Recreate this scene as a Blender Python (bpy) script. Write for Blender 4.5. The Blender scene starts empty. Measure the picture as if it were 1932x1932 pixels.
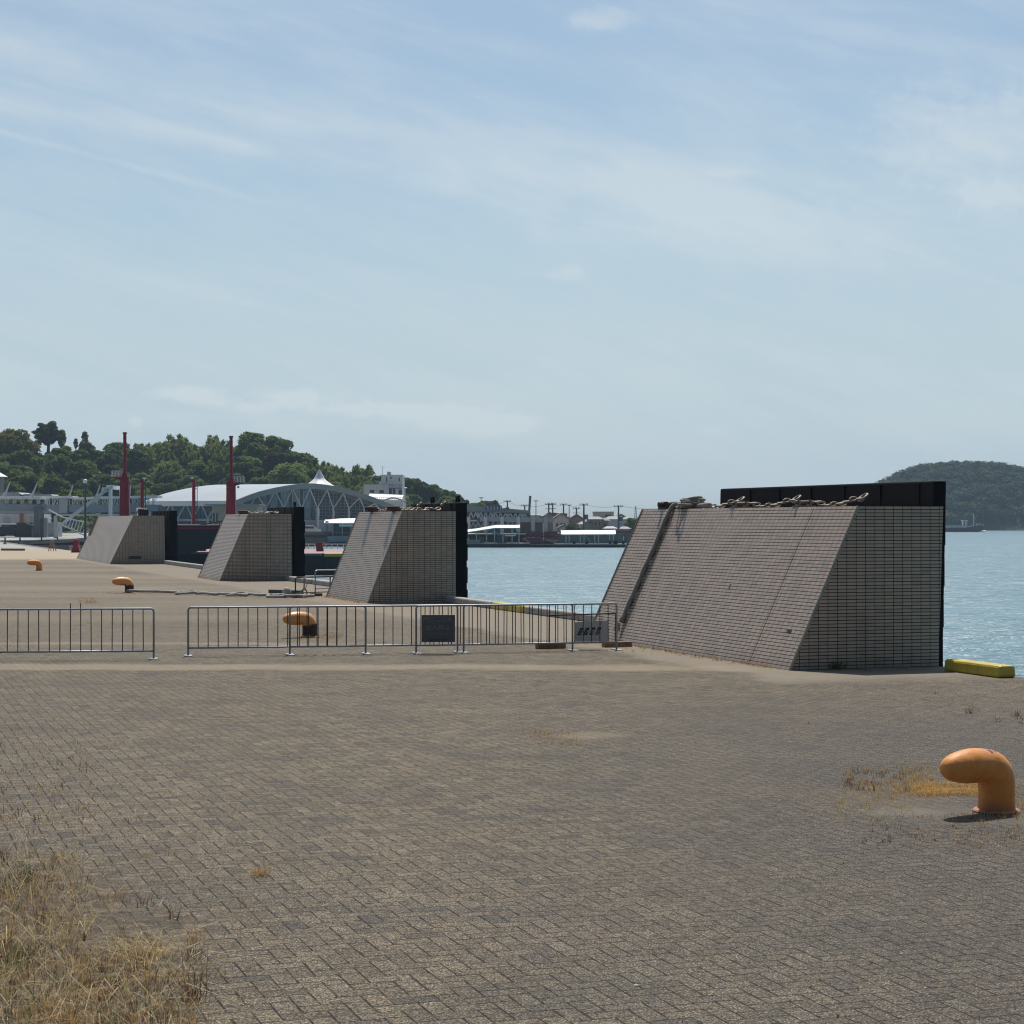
import bpy, math, random
import numpy as np
from mathutils import Vector, Matrix

random.seed(7)
rng = np.random.default_rng(7)
SC = bpy.context.scene
COL = SC.collection

# ------------------------------------------------------------------ camera
CAM_H = 2.15
F = 3574.0            # focal length in units of 1/1932 of the picture width
HZ = 984.0            # row of the horizon in the same units
cd = bpy.data.cameras.new('camera')
cd.sensor_width = 36.0
cd.sensor_fit = 'HORIZONTAL'
cd.lens = F / 1932.0 * 36.0
cd.shift_y = (HZ - 966.0) / 1932.0
cd.clip_start = 0.1
cd.clip_end = 20000
cam = bpy.data.objects.new('camera', cd)
cam.location = (0, 0, CAM_H)
cam.rotation_euler = (math.radians(90), 0, 0)
COL.objects.link(cam)
SC.camera = cam

# ------------------------------------------------------------------ view
SC.view_settings.view_transform = 'Standard'
SC.view_settings.look = 'None'
SC.view_settings.exposure = 0.0
SC.view_settings.gamma = 1.0
SC.view_settings.use_curve_mapping = False
SC.cycles.max_bounces = 6
SC.cycles.volume_bounces = 0
SC.cycles.transparent_max_bounces = 8
SC.cycles.caustics_reflective = False
SC.cycles.caustics_refractive = False
SC.cycles.sample_clamp_indirect = 4.0
SC.cycles.sample_clamp_direct = 2.0
SC.cycles.use_denoising = True
SC.cycles.filter_width = 1.15

SUN_AZ, SUN_EL = math.radians(5), math.radians(62)
SKY_STRENGTH = 0.095
SUN_STRENGTH = 4.3
HAZE = 0.00023


class NT:
    """small helper to write node maths"""
    def __init__(self, tree):
        self.t = tree
        self.n = tree.nodes
        self.l = tree.links

    def node(self, kind, **kw):
        x = self.n.new(kind)
        for k, v in kw.items():
            setattr(x, k, v)
        return x

    def put(self, sock, v):
        if isinstance(v, bpy.types.NodeSocket):
            self.l.new(v, sock)
        else:
            sock.default_value = v

    def m(self, op, a, b=None, c=None, clamp=False):
        x = self.node('ShaderNodeMath', operation=op, use_clamp=clamp)
        self.put(x.inputs[0], a)
        if b is not None:
            self.put(x.inputs[1], b)
        if c is not None:
            self.put(x.inputs[2], c)
        return x.outputs[0]

    def add(self, a, b): return self.m('ADD', a, b)
    def sub(self, a, b): return self.m('SUBTRACT', a, b)
    def mul(self, a, b): return self.m('MULTIPLY', a, b)
    def div(self, a, b): return self.m('DIVIDE', a, b)
    def mn(self, a, b): return self.m('MINIMUM', a, b)
    def mx(self, a, b): return self.m('MAXIMUM', a, b)

    def ss(self, v, lo, hi, a=0.0, b=1.0):
        x = self.node('ShaderNodeMapRange', interpolation_type='SMOOTHSTEP')
        self.put(x.inputs['Value'], v)
        self.put(x.inputs['From Min'], lo)
        self.put(x.inputs['From Max'], hi)
        self.put(x.inputs['To Min'], a)
        self.put(x.inputs['To Max'], b)
        return x.outputs[0]

    def lin(self, v, lo, hi, a=0.0, b=1.0):
        x = self.node('ShaderNodeMapRange')
        self.put(x.inputs['Value'], v)
        self.put(x.inputs['From Min'], lo)
        self.put(x.inputs['From Max'], hi)
        self.put(x.inputs['To Min'], a)
        self.put(x.inputs['To Max'], b)
        return x.outputs[0]

    def mix(self, f, a, b, blend='MIX'):
        x = self.node('ShaderNodeMix', data_type='RGBA', blend_type=blend)
        self.put(x.inputs[0], f)
        for s, v in ((x.inputs[6], a), (x.inputs[7], b)):
            if isinstance(v, (tuple, list)) and len(v) == 3:
                v = (*v, 1.0)
            self.put(s, v)
        return x.outputs[2]

    def noise(self, vec, scale, detail=3.0, rough=0.55, out=0, dims='3D', dist=0.0):
        x = self.node('ShaderNodeTexNoise', noise_dimensions=dims)
        if vec is not None:
            self.l.new(vec, x.inputs['Vector'])
        x.inputs['Scale'].default_value = scale
        x.inputs['Detail'].default_value = detail
        x.inputs['Roughness'].default_value = rough
        x.inputs['Distortion'].default_value = dist
        return x.outputs[out]

    def comb(self, x, y, z=0.0):
        c = self.node('ShaderNodeCombineXYZ')
        self.put(c.inputs[0], x); self.put(c.inputs[1], y); self.put(c.inputs[2], z)
        return c.outputs[0]

    def sep(self, v):
        s = self.node('ShaderNodeSeparateXYZ')
        self.l.new(v, s.inputs[0])
        return s.outputs[0], s.outputs[1], s.outputs[2]

    def white(self, vec):
        x = self.node('ShaderNodeTexWhiteNoise', noise_dimensions='3D')
        self.l.new(vec, x.inputs['Vector'])
        return x.outputs['Value']

    def bump(self, h, strength=0.5, dist=0.01):
        b = self.node('ShaderNodeBump')
        b.inputs['Strength'].default_value = strength
        b.inputs['Distance'].default_value = dist
        self.l.new(h, b.inputs['Height'])
        return b.outputs[0]


# ------------------------------------------------------------------ sky
def build_world():
    w = bpy.data.worlds.new('World')
    SC.world = w
    w.use_nodes = True
    w.node_tree.nodes.clear()
    N = NT(w.node_tree)
    sky = N.node('ShaderNodeTexSky', sky_type='NISHITA')
    sky.sun_disc = False
    sky.sun_elevation = SUN_EL
    sky.sun_rotation = SUN_AZ
    sky.altitude = 0
    sky.air_density = 1.0
    sky.dust_density = 1.6
    sky.ozone_density = 1.5
    tc = N.node('ShaderNodeTexCoord')
    x, y, z = N.sep(tc.outputs['Generated'])
    yy = N.mx(y, 0.05)
    front = N.ss(y, 0.05, 0.3)
    px = N.add(N.mul(N.div(x, yy), F), 966.0)
    py = N.sub(HZ, N.mul(N.div(z, yy), F))
    pv = N.comb(N.mul(px, 0.001), N.mul(py, 0.001))
    warp = N.sub(N.noise(pv, 3.0, 4), 0.5)
    warp2 = N.sub(N.noise(pv, 9.0, 4), 0.5)
    warp3 = N.sub(N.noise(pv, 30.0, 5, 0.65), 0.5)
    # slanted streaks (angle of the cirrus: falls to the right about 17 degrees)
    def rot(a):
        ca, sa = math.cos(a), math.sin(a)
        s = N.add(N.mul(px, ca), N.mul(py, sa))
        t = N.sub(N.mul(py, ca), N.mul(px, sa))
        return s, t
    s, t = rot(math.radians(16))
    streak = N.noise(N.comb(N.mul(s, 0.0011), N.mul(t, 0.0065)), 1.0, 6, 0.6, dist=0.6)
    fine = N.noise(N.comb(N.mul(s, 0.004), N.mul(t, 0.02)), 1.0, 5, 0.6)

    def band(x0, y0, x1, y1, wid, f0, f1, amp, rag=60.0):
        a = math.atan2(y1 - y0, x1 - x0)
        ca, sa = math.cos(a), math.sin(a)
        ds = N.add(N.mul(N.sub(px, x0), ca), N.mul(N.sub(py, y0), sa))
        dt = N.sub(N.mul(N.sub(py, y0), ca), N.mul(N.sub(px, x0), sa))
        dt = N.add(dt, N.add(N.mul(warp, rag), N.mul(warp2, rag * 0.6)))
        L = math.hypot(x1 - x0, y1 - y0)
        g = N.m('POWER', 2.718, N.mul(N.m('POWER', N.m('ABSOLUTE', N.div(dt, wid)), 2.0), -1.0))
        along = N.mul(N.ss(ds, -f0, 0.0), N.ss(ds, L, L + f1, 1.0, 0.0))
        return N.mul(N.mul(g, along), amp)

    def puff(x0, y0, rx, ry, amp, rag=0.9):
        dx = N.div(N.sub(px, x0), rx)
        dy = N.div(N.sub(py, y0), ry)
        r = N.add(N.m('SQRT', N.add(N.mul(dx, dx), N.mul(dy, dy))), N.add(N.add(N.mul(warp2, rag * 1.8), N.mul(warp3, rag * 1.3)), N.mul(warp, rag)))
        return N.mul(N.ss(r, 0.0, 1.25, 1.0, 0.0), amp)

    parts = [
        band(-60, 60, 1150, 350, 62, 100, 500, 0.55, 120.0),
        band(-60, 185, 420, 265, 26, 60, 250, 0.50, 45),
        band(-60, 232, 430, 362, 6, 60, 160, 0.38, 16),
        band(1000, 330, 1700, 430, 70, 500, 600, 0.30),
        puff(1850, 260, 300, 130, 0.75),
        puff(1250, 470, 500, 90, 0.22),
        puff(1140, 36, 75, 26, 0.85),
        puff(1065, 516, 44, 18, 0.9),
        puff(1880, 366, 70, 28, 0.8),
        puff(1375, 325, 50, 14, 0.45),
        puff(345, 743, 75, 17, 1.9), puff(405, 758, 60, 13, 1.2), puff(480, 768, 70, 12, 1.0),
        puff(560, 752, 95, 20, 1.7), puff(640, 772, 90, 16, 1.3),
        puff(800, 775, 110, 15, 1.6), puff(950, 800, 80, 18, 1.0),
        puff(900, 800, 160, 30, 0.55),
        puff(300, 790, 130, 28, 0.4),
        puff(660, 800, 300, 34, 0.4),
        puff(258, 795, 16, 12, 1.2),
        puff(1350, 808, 40, 10, 0.4),
    ]
    tot = parts[0]
    for p in parts[1:]:
        tot = N.add(tot, p)
    tex = N.lin(N.add(N.mul(streak, 0.6), N.mul(fine, 0.4)), 0.3, 0.7, 0.55, 1.25)
    veil = N.mul(N.ss(N.add(N.mul(streak, 0.7), N.mul(fine, 0.3)), 0.38, 0.66), 0.50)
    cov = N.mul(N.m('MINIMUM', N.add(N.mul(tot, tex), veil), 1.0), front)
    # elsewhere in the dome: an even thin cirrus veil
    gen = N.noise(tc.outputs['Generated'], 2.2, 5, 0.6)
    cov = N.add(cov, N.mul(N.sub(1.0, front), N.ss(gen, 0.45, 0.8, 0.0, 0.5)))
    up = N.ss(z, -0.02, 0.02)
    cov = N.mul(N.mul(cov, up), 0.56)
    # hazy air: the sky pales gently towards the horizon
    pale = N.mul(N.ss(z, 0.02, 0.24, 0.88, 0.15), N.add(0.15, N.mul(front, 0.85)))
    skyc = N.mix(1.0, sky.outputs[0], SKYTINT, 'MULTIPLY')
    skyc = N.mix(N.mul(pale, up), skyc, SKYPALE)
    skyc = N.mix(cov, skyc, SKYCLOUD)
    # deep clear blue behind the photographer, bright hazy air towards the sun
    back = N.ss(y, -0.45, 0.25, 0.55, 1.0)
    sc_ = N.node('ShaderNodeVectorMath', operation='SCALE')
    N.l.new(skyc, sc_.inputs[0])
    N.l.new(back, sc_.inputs['Scale'])
    skyc = sc_.outputs[0]
    bg = N.node('ShaderNodeBackground')
    N.l.new(skyc, bg.inputs['Color'])
    bg.inputs['Strength'].default_value = SKY_STRENGTH
    out = N.node('ShaderNodeOutputWorld')
    N.l.new(bg.outputs[0], out.inputs['Surface'])


SKYTINT = (0.91, 1.02, 1.035)
SKYPALE = (5.65, 7.0, 7.85)
SKYCLOUD = (7.3, 8.0, 8.3)
build_world()

sl = bpy.data.lights.new('sun', 'SUN')
sl.energy = SUN_STRENGTH
sl.angle = math.radians(0.53)
sl.color = (1.0, 0.95, 0.87)
so = bpy.data.objects.new('sun', sl)
LDIR = Vector((math.cos(SUN_EL) * math.sin(SUN_AZ), math.cos(SUN_EL) * math.cos(SUN_AZ), math.sin(SUN_EL)))
so.rotation_euler = LDIR.to_track_quat('Z', 'Y').to_euler()
so.location = (0, 0, 60)
COL.objects.link(so)


# ------------------------------------------------------------------ helpers
def P(x, y, d):
    """world point at distance d that stands at photograph position x, y (1932 units)"""
    return Vector(((x - 966.0) / F * d, d, CAM_H + (HZ - y) / F * d))


def G(x, y, z=0.0):
    """point on the level z below photograph position x, y"""
    d = (CAM_H - z) * F / (y - HZ)
    return Vector(((x - 966.0) / F * d, d, z))


TH = math.radians(19.2)
CT, ST = math.cos(TH), math.sin(TH)
O = Vector((4.01, 27.35, 0))


def Q(n, u, z=0.0):
    """quay frame: n towards the water, u along the quay"""
    return Vector((O.x + n * CT - u * ST, O.y + n * ST + u * CT, z))


ROOTM = {}


class MB:
    def __init__(self):
        self.v = []
        self.f = []
        self.uv = {}

    def add(self, verts, faces):
        b = len(self.v)
        self.v += [tuple(p) for p in verts]
        self.f += [tuple(i + b for i in f) for f in faces]

    def poly(self, pts, uv=None):
        self.add(pts, [tuple(range(len(pts)))])
        if uv:
            self.uv[len(self.f) - 1] = uv

    def box(self, lo, hi):
        (a, b, c), (d, e, f) = lo, hi
        v = [(a, b, c), (d, b, c), (d, e, c), (a, e, c), (a, b, f), (d, b, f), (d, e, f), (a, e, f)]
        self.add(v, [(0, 3, 2, 1), (4, 5, 6, 7), (0, 1, 5, 4), (1, 2, 6, 5), (2, 3, 7, 6), (3, 0, 4, 7)])

    def obox(self, c, ax, ay, az):
        """box from a centre and three half axes"""
        c, ax, ay, az = map(Vector, (c, ax, ay, az))
        v = [c + sx * ax + sy * ay + sz * az for sz in (-1, 1) for sx, sy in ((-1, -1), (1, -1), (1, 1), (-1, 1))]
        self.add(v, [(0, 3, 2, 1), (4, 5, 6, 7), (0, 1, 5, 4), (1, 2, 6, 5), (2, 3, 7, 6), (3, 0, 4, 7)])

    def cbox(self, c, s, rz=0.0):
        a = Vector((math.cos(rz), math.sin(rz), 0)) * s[0] / 2
        b = Vector((-math.sin(rz), math.cos(rz), 0)) * s[1] / 2
        self.obox(c, a, b, (0, 0, s[2] / 2))

    def prism(self, poly, ext):
        """poly (closed outline) swept along ext"""
        e = Vector(ext)
        n = len(poly)
        v = [Vector(p) for p in poly] + [Vector(p) + e for p in poly]
        f = [tuple(range(n))[::-1], tuple(range(n, 2 * n))]
        f += [(i, (i + 1) % n, n + (i + 1) % n, n + i) for i in range(n)]
        self.add(v, f)

    def beam(self, a, b, w, h=None):
        """rectangular bar from a to b"""
        a, b = Vector(a), Vector(b)
        h = h or w
        d = (b - a)
        L = d.length
        d.normalize()
        up = Vector((0, 0, 1)) if abs(d.z) < 0.95 else Vector((0, 1, 0))
        s = d.cross(up).normalized()
        t = s.cross(d).normalized()
        self.obox((a + b) / 2, d * L / 2, s * w / 2, t * h / 2)

    def tube(self, pts, r, n=8, caps=True):
        pts = [Vector(p) for p in pts]
        m = len(pts)
        rs = r if isinstance(r, (list, tuple)) else [r] * m
        rings = []
        prev = None
        for i, p in enumerate(pts):
            a = pts[max(i - 1, 0)]
            b = pts[min(i + 1, m - 1)]
            d = (b - a).normalized()
            if prev is None:
                up = Vector((0, 0, 1)) if abs(d.z) < 0.9 else Vector((0, 1, 0))
                s = d.cross(up).normalized()
            else:
                s = (prev - d * prev.dot(d)).normalized()
            prev = s
            t = d.cross(s)
            rings.append([p + rs[i] * (math.cos(2 * math.pi * k / n) * s + math.sin(2 * math.pi * k / n) * t) for k in range(n)])
        v = [q for rg in rings for q in rg]
        f = []
        for i in range(m - 1):
            for k in range(n):
                f.append((i * n + k, i * n + (k + 1) % n, (i + 1) * n + (k + 1) % n, (i + 1) * n + k))
        if caps:
            f.append(tuple(range(n))[::-1])
            f.append(tuple(range((m - 1) * n, m * n)))
        self.add(v, f)

    def lathe(self, c, prof, n=24, a0=0.0):
        c = Vector(c)
        v = []
        for r, z in prof:
            for k in range(n):
                a = a0 + 2 * math.pi * k / n
                v.append((c.x + r * math.cos(a), c.y + r * math.sin(a), c.z + z))
        f = []
        for i in range(len(prof) - 1):
            for k in range(n):
                f.append((i * n + k, i * n + (k + 1) % n, (i + 1) * n + (k + 1) % n, (i + 1) * n + k))
        f.append(tuple(range(n))[::-1])
        f.append(tuple(range((len(prof) - 1) * n, len(prof) * n)))
        self.add(v, f)

    def torus(self, c, R, r, ax, ay, n=20, m=8, sx=1.0):
        c, ax, ay = Vector(c), Vector(ax).normalized(), Vector(ay).normalized()
        pts = [c + R * (sx * math.cos(2 * math.pi * k / n) * ax + math.sin(2 * math.pi * k / n) * ay) for k in range(n + 1)]
        self.tube(pts, r, m, False)

    def mesh(self, name, mat, M=None):
        me = bpy.data.meshes.new(name)
        vs = self.v
        if M is not None:
            Mi = M.inverted()
            vs = [tuple(Mi @ Vector(p)) for p in vs]
        me.from_pydata(vs, [], self.f)
        if self.uv:
            lay = me.uv_layers.new(name='uv')
            for fi, uv in self.uv.items():
                pl = me.polygons[fi]
                for k, li in enumerate(pl.loop_indices):
                    lay.data[li].uv = uv[k]
        me.materials.append(mat)
        me.validate()
        return me

    def build(self, name, mat, parent=None, world=True, loc=None, smooth=False, bevel=0.0):
        """one object; verts are world points unless world is False"""
        if parent is not None:
            M = ROOTM[parent.name] if world else None
        else:
            M = Matrix.Translation(Vector(loc)) if loc is not None and world else None
        me = self.mesh(name, mat, M)
        o = bpy.data.objects.new(name, me)
        COL.objects.link(o)
        if parent is not None:
            o.parent = parent
            ROOTM[o.name] = ROOTM[parent.name]
        elif loc is not None:
            o.location = loc
            ROOTM[o.name] = Matrix.Translation(Vector(loc))
        else:
            ROOTM[o.name] = Matrix.Identity(4)
        if smooth:
            for p in me.polygons:
                p.use_smooth = True
        if bevel:
            b = o.modifiers.new('edge', 'BEVEL')
            b.width = bevel
            b.segments = 2
            b.limit_method = 'ANGLE'
        return o


def tag(o, label=None, cat=None, group=None, kind=None):
    if label: o['label'] = label
    if cat: o['category'] = cat
    if group: o['group'] = group
    if kind: o['kind'] = kind
    return o


def thing(name, label, cat, loc=(0, 0, 0), rz=0.0, group=None):
    o = bpy.data.objects.new(name, None)
    o.empty_display_size = 0.3
    COL.objects.link(o)
    o.location = loc
    o.rotation_euler = (0, 0, rz)
    ROOTM[o.name] = Matrix.Translation(Vector(loc)) @ Matrix.Rotation(rz, 4, 'Z')
    return tag(o, label, cat, group)


def dup(root, loc, rz=0.0, label=None, group=None, scale=None):
    r = root.copy()
    COL.objects.link(r)
    r.location = loc
    r.rotation_euler = (0, 0, rz)
    if scale: r.scale = scale
    if label: r['label'] = label
    if group: r['group'] = group
    for ch in list(root.children):
        c = ch.copy()
        COL.objects.link(c)
        c.parent = r
        for g in ch.children:
            d = g.copy()
            COL.objects.link(d)
            d.parent = c
    return r


# ------------------------------------------------------------------ materials
def new_mat(name):
    m = bpy.data.materials.new(name)
    m.use_nodes = True
    m.node_tree.nodes.clear()
    N = NT(m.node_tree)
    b = N.node('ShaderNodeBsdfPrincipled')
    out = N.node('ShaderNodeOutputMaterial')
    N.l.new(b.outputs[0], out.inputs['Surface'])
    return m, N, b, out


def sm(name, col, rough=0.6, metal=0.0, var=0.25, scale=3.0, dirt=0.0, dirtcol=(0.06, 0.05, 0.04), bump=0.0, spec=0.5, streak=False):
    """general weathered surface: colour varied by noise, worn patches, small bumps"""
    m, N, b, out = new_mat(name)
    g = N.node('ShaderNodeNewGeometry')
    pos = g.outputs['Position']
    n1 = N.noise(pos, scale, 5, 0.6)
    n2 = N.noise(pos, scale * 7.3, 3, 0.6)
    k = N.add(N.mul(n1, 0.65), N.mul(n2, 0.35))
    k = N.lin(k, 0.3, 0.7, 1.0 - var, 1.0 + var)
    c = N.node('ShaderNodeVectorMath', operation='SCALE')
    c.inputs[0].default_value = col
    N.l.new(k, c.inputs['Scale'])
    colr = c.outputs[0]
    if dirt:
        vec = pos
        if streak:
            x, y, z = N.sep(pos)
            vec = N.comb(N.mul(x, 3.0), N.mul(y, 3.0), N.mul(z, 0.25))
        n3 = N.noise(vec, scale * 1.7, 6, 0.65)
        colr = N.mix(N.mul(N.ss(n3, 0.52, 0.72), dirt), colr, dirtcol)
    N.l.new(colr, b.inputs['Base Color'])
    b.inputs['Roughness'].default_value = rough
    b.inputs['Metallic'].default_value = metal
    b.inputs['Specular IOR Level'].default_value = spec
    if bump:
        N.l.new(N.bump(n2, bump, 0.01), b.inputs['Normal'])
    return m


def mat_pavers():
    m, N, b, out = new_mat('herringbone_pavers')
    tc = N.node('ShaderNodeTexCoord')
    g = N.node('ShaderNodeNewGeometry')
    pos = g.outputs['Position']
    wx, wy, wz = N.sep(pos)
    n, u, _ = N.sep(tc.outputs['Object'])
    cell = 0.105
    wob = N.sub(N.noise(tc.outputs['Object'], 1.3, 2, out=1), 0.0) if False else None
    jx = N.mul(N.sub(N.noise(pos, 2.2, 2), 0.5), 0.14)
    jy = N.mul(N.sub(N.noise(N.comb(wy, wx, 3.0), 2.2, 2), 0.5), 0.14)
    a = N.add(N.div(n, cell), jx)
    c = N.add(N.div(u, cell), jy)
    i, j = N.m('FLOOR', a), N.m('FLOOR', c)
    fx, fy = N.sub(a, i), N.sub(c, j)
    k = N.m('FLOORED_MODULO', N.sub(i, j), 4.0)
    eq = lambda v: N.m('COMPARE', k, float(v), 0.1)
    k0, k1, k2, k3 = eq(0), eq(1), eq(2), eq(3)
    d = N.mn(N.mn(N.add(fx, N.mul(k1, 9.0)), N.add(N.sub(1.0, fx), N.mul(k0, 9.0))),
             N.mn(N.add(fy, N.mul(k2, 9.0)), N.add(N.sub(1.0, fy), N.mul(k3, 9.0))))
    ident = N.comb(N.sub(i, k1), N.sub(j, k2), 0.0)
    r1 = N.white(ident)
    r2 = N.white(N.comb(N.sub(j, k2), N.sub(i, k1), 5.0))
    jn = N.noise(pos, 14.0, 3)
    joint = N.mul(N.ss(d, N.lin(jn, 0.3, 0.7, -0.004, 0.045), N.lin(jn, 0.3, 0.7, 0.042, 0.088), 1.0, 0.0), N.ss(N.noise(pos, 6.5, 4, 0.65), 0.34, 0.56, 0.45, 1.0))
    # slab colours
    big = N.noise(pos, 0.16, 4, 0.6)
    mid = N.noise(pos, 0.9, 5, 0.65)
    col = N.mix(r1, (0.134, 0.107, 0.073), (0.206, 0.165, 0.113))
    col = N.mix(N.ss(r2, 0.92, 0.99, 0.0, 0.8), col, (0.075, 0.066, 0.056))
    col = N.mix(N.mul(N.ss(r2, 0.10, 0.02), 0.6), col, (0.22, 0.18, 0.13))
    # cooler, darker stretch on the right hand of the photographer, warmer on the left
    right = N.ss(N.sub(wx, N.mul(N.sub(wy, 8.0), 0.02)), -1.5, 2.6)
    near = N.ss(wy, 27.0, 17.0)
    col = N.mix(N.mul(N.mul(right, near), 0.62), col, (0.082, 0.069, 0.062))
    col = N.mix(N.ss(mid, 0.42, 0.72, 0.0, 0.55), col, (0.075, 0.069, 0.062))
    col = N.mix(N.ss(big, 0.5, 0.72, 0.0, 0.45), col, (0.180, 0.150, 0.112))
    # exposed aggregate
    sp = N.node('ShaderNodeTexVoronoi')
    sp.inputs['Scale'].default_value = 165.0
    N.l.new(pos, sp.inputs['Vector'])
    sr, sg, sb = N.sep(sp.outputs['Color'])
    blotch = N.noise(pos, 5.5, 5, 0.7)
    col = N.mix(N.ss(blotch, 0.48, 0.72, 0.0, 0.55), col, (0.060, 0.052, 0.042))
    grain = N.add(0.16, N.mul(1.95, N.mul(sr, N.mul(sr, N.add(0.55, N.mul(sg, 0.9))))))
    vs = N.node('ShaderNodeVectorMath', operation='SCALE')
    N.l.new(col, vs.inputs[0])
    N.l.new(grain, vs.inputs['Scale'])
    col = vs.outputs[0]
    sp2 = N.noise(pos, 75.0, 2, 0.7)
    col = N.mix(N.ss(sp2, 0.40, 0.75, 0.0, 0.18), col, (0.22, 0.18, 0.135))
    # joints hold earth
    sandy = N.noise(pos, 0.5, 4, 0.6)
    jc = N.mix(N.ss(sandy, 0.5, 0.7), (0.012, 0.010, 0.008), (0.034, 0.027, 0.018))
    far_soft = N.ss(wy, 30.0, 70.0, 1.0, 0.6)
    # apron beside the blocks: cast concrete, no joints
    en = N.add(n, N.mul(N.sub(N.noise(pos, 0.8, 4), 0.5), 1.3))
    apron = N.mul(N.ss(en, -1.25, -0.75), N.ss(u, -2.6, -1.0))
    fj = N.mul(N.mul(joint, far_soft), N.sub(1.0, apron))
    col = N.mix(fj, col, jc)
    col = N.mix(N.mul(apron, 0.75), col, (0.235, 0.20, 0.155))
    # wind-blown sand course before the barriers; dusty ground beyond has grazing-view paleness painted in
    wn = N.mul(N.sub(N.noise(pos, 0.7, 4), 0.5), 1.2)
    strip = N.add(N.sub(wy, N.add(27.9, N.mul(wx, -0.02))), wn)
    strip = N.mul(N.ss(N.m('ABSOLUTE', strip), 0.8, 0.25, 0.0, 0.48), N.ss(wx, 4.2, 2.0))
    strip2 = N.add(N.sub(wy, N.add(33.2, N.mul(wx, -0.02))), wn)
    strip2 = N.mul(N.ss(N.m('ABSOLUTE', strip2), 0.5, 0.1, 0.0, 0.40), N.ss(wx, -2.0, -4.0))
    col = N.mix(N.mx(strip, strip2), col, (0.34, 0.275, 0.19))
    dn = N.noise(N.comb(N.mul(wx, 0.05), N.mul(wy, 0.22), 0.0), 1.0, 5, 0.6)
    dust_graze = N.mul(N.ss(wy, 26.0, 52.0), N.ss(N.add(N.mul(dn, 0.7), N.mul(mid, 0.3)), 0.34, 0.62, 0.12, 0.72))
    col = N.mix(dust_graze, col, (0.235, 0.192, 0.140))
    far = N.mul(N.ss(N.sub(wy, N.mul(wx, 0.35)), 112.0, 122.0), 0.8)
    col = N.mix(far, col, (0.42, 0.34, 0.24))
    # scraped earth around the dry grass and the bollard
    sp3 = N.noise(pos, 9.0, 5, 0.7)
    def blot(x0, y0, rx, ry, amp, colr, cc, lo=0.35, hi=1.1):
        dx, dy = N.div(N.sub(wx, x0), rx), N.div(N.sub(wy, y0), ry)
        r = N.add(N.m('SQRT', N.add(N.mul(dx, dx), N.mul(dy, dy))), N.mul(N.sub(mid, 0.5), 1.6))
        r = N.add(r, N.mul(N.sub(sp3, 0.5), 1.1))
        return N.mix(N.ss(r, lo, hi, amp, 0.0), cc, colr)
    col = blot(-3.3, 9.4, 2.0, 3.0, 0.85, N.mix(N.ss(sp3, 0.35, 0.65), (0.034, 0.026, 0.018), (0.120, 0.088, 0.054)), col)
    col = blot(2.95, 14.9, 1.1, 0.7, 0.28, (0.150, 0.108, 0.060), col)
    col = blot(3.3, 13.9, 0.75, 0.55, 0.8, (0.115, 0.102, 0.085), col, 0.5, 1.1)
    col = blot(2.95, 14.0, 0.40, 0.28, 0.18, (0.30, 0.265, 0.215), col)
    col = blot(0.72, 19.0, 0.5, 0.4, 0.45, (0.25, 0.20, 0.13), col)
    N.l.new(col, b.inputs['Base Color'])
    b.inputs['Roughness'].default_value = 0.85
    b.inputs['Specular IOR Level'].default_value = 0.25
    h = N.add(N.add(N.mul(N.sub(1.0, fj), 0.6), N.mul(sr, 0.18)), N.mul(r1, 0.25))
    N.l.new(N.bump(h, 0.7, 0.012), b.inputs['Normal'])
    return m


def mat_tiles():
    m, N, b, out = new_mat('glazed_wall_tiles')
    uvn = N.node('ShaderNodeUVMap')
    uvn.uv_map = 'uv'
    g = N.node('ShaderNodeNewGeometry')
    pos = g.outputs['Position']
    x, y, _ = N.sep(uvn.outputs[0])
    a, c = N.div(x, 0.155), N.div(y, 0.0506)
    i, j = N.m('FLOOR', a), N.m('FLOOR', c)
    fx, fy = N.sub(a, i), N.sub(c, j)
    du = N.mul(N.mn(fx, N.sub(1.0, fx)), 0.155)
    dv = N.mul(N.mn(fy, N.sub(1.0, fy)), 0.0506)
    grout = N.mx(N.ss(du, 0.0026, 0.0060, 1.0, 0.0), N.ss(dv, 0.0040, 0.0068, 1.0, 0.0))
    r = N.white(N.comb(i, j, 1.0))
    col = N.mix(r, (0.420, 0.322, 0.250), (0.530, 0.395, 0.302))
    big = N.noise(pos, 0.9, 4, 0.6)
    col = N.mix(N.ss(big, 0.55, 0.8, 0.0, 0.45), col, (0.48, 0.355, 0.285))
    px, py, pz = N.sep(pos)
    st = N.noise(N.comb(N.mul(px, 3.0), N.mul(py, 3.0), N.mul(pz, 0.4)), 1.0, 5, 0.6)
    col = N.mix(N.ss(st, 0.5, 0.75, 0.0, 0.35), col, (0.20, 0.185, 0.165))
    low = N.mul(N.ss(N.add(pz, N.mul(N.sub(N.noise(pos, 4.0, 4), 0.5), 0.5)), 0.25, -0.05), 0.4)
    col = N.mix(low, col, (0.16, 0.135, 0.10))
    rs = N.noise(N.comb(N.mul(px, 5.0), N.mul(py, 5.0), N.mul(pz, 0.5)), 1.0, 5, 0.65)
    col = N.mix(N.ss(rs, 0.60, 0.78, 0.0, 0.45), col, (0.21, 0.13, 0.085))
    col = N.mix(grout, col, (0.012, 0.011, 0.010))
    N.l.new(col, b.inputs['Base Color'])
    b.inputs['Roughness'].default_value = 0.38
    N.l.new(N.lin(grout, 0.0, 1.0, 0.38, 0.9), b.inputs['Roughness'])
    h = N.add(N.sub(1.0, grout), N.mul(r, 0.15))
    N.l.new(N.bump(h, 0.8, 0.005), b.inputs['Normal'])
    return m


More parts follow.
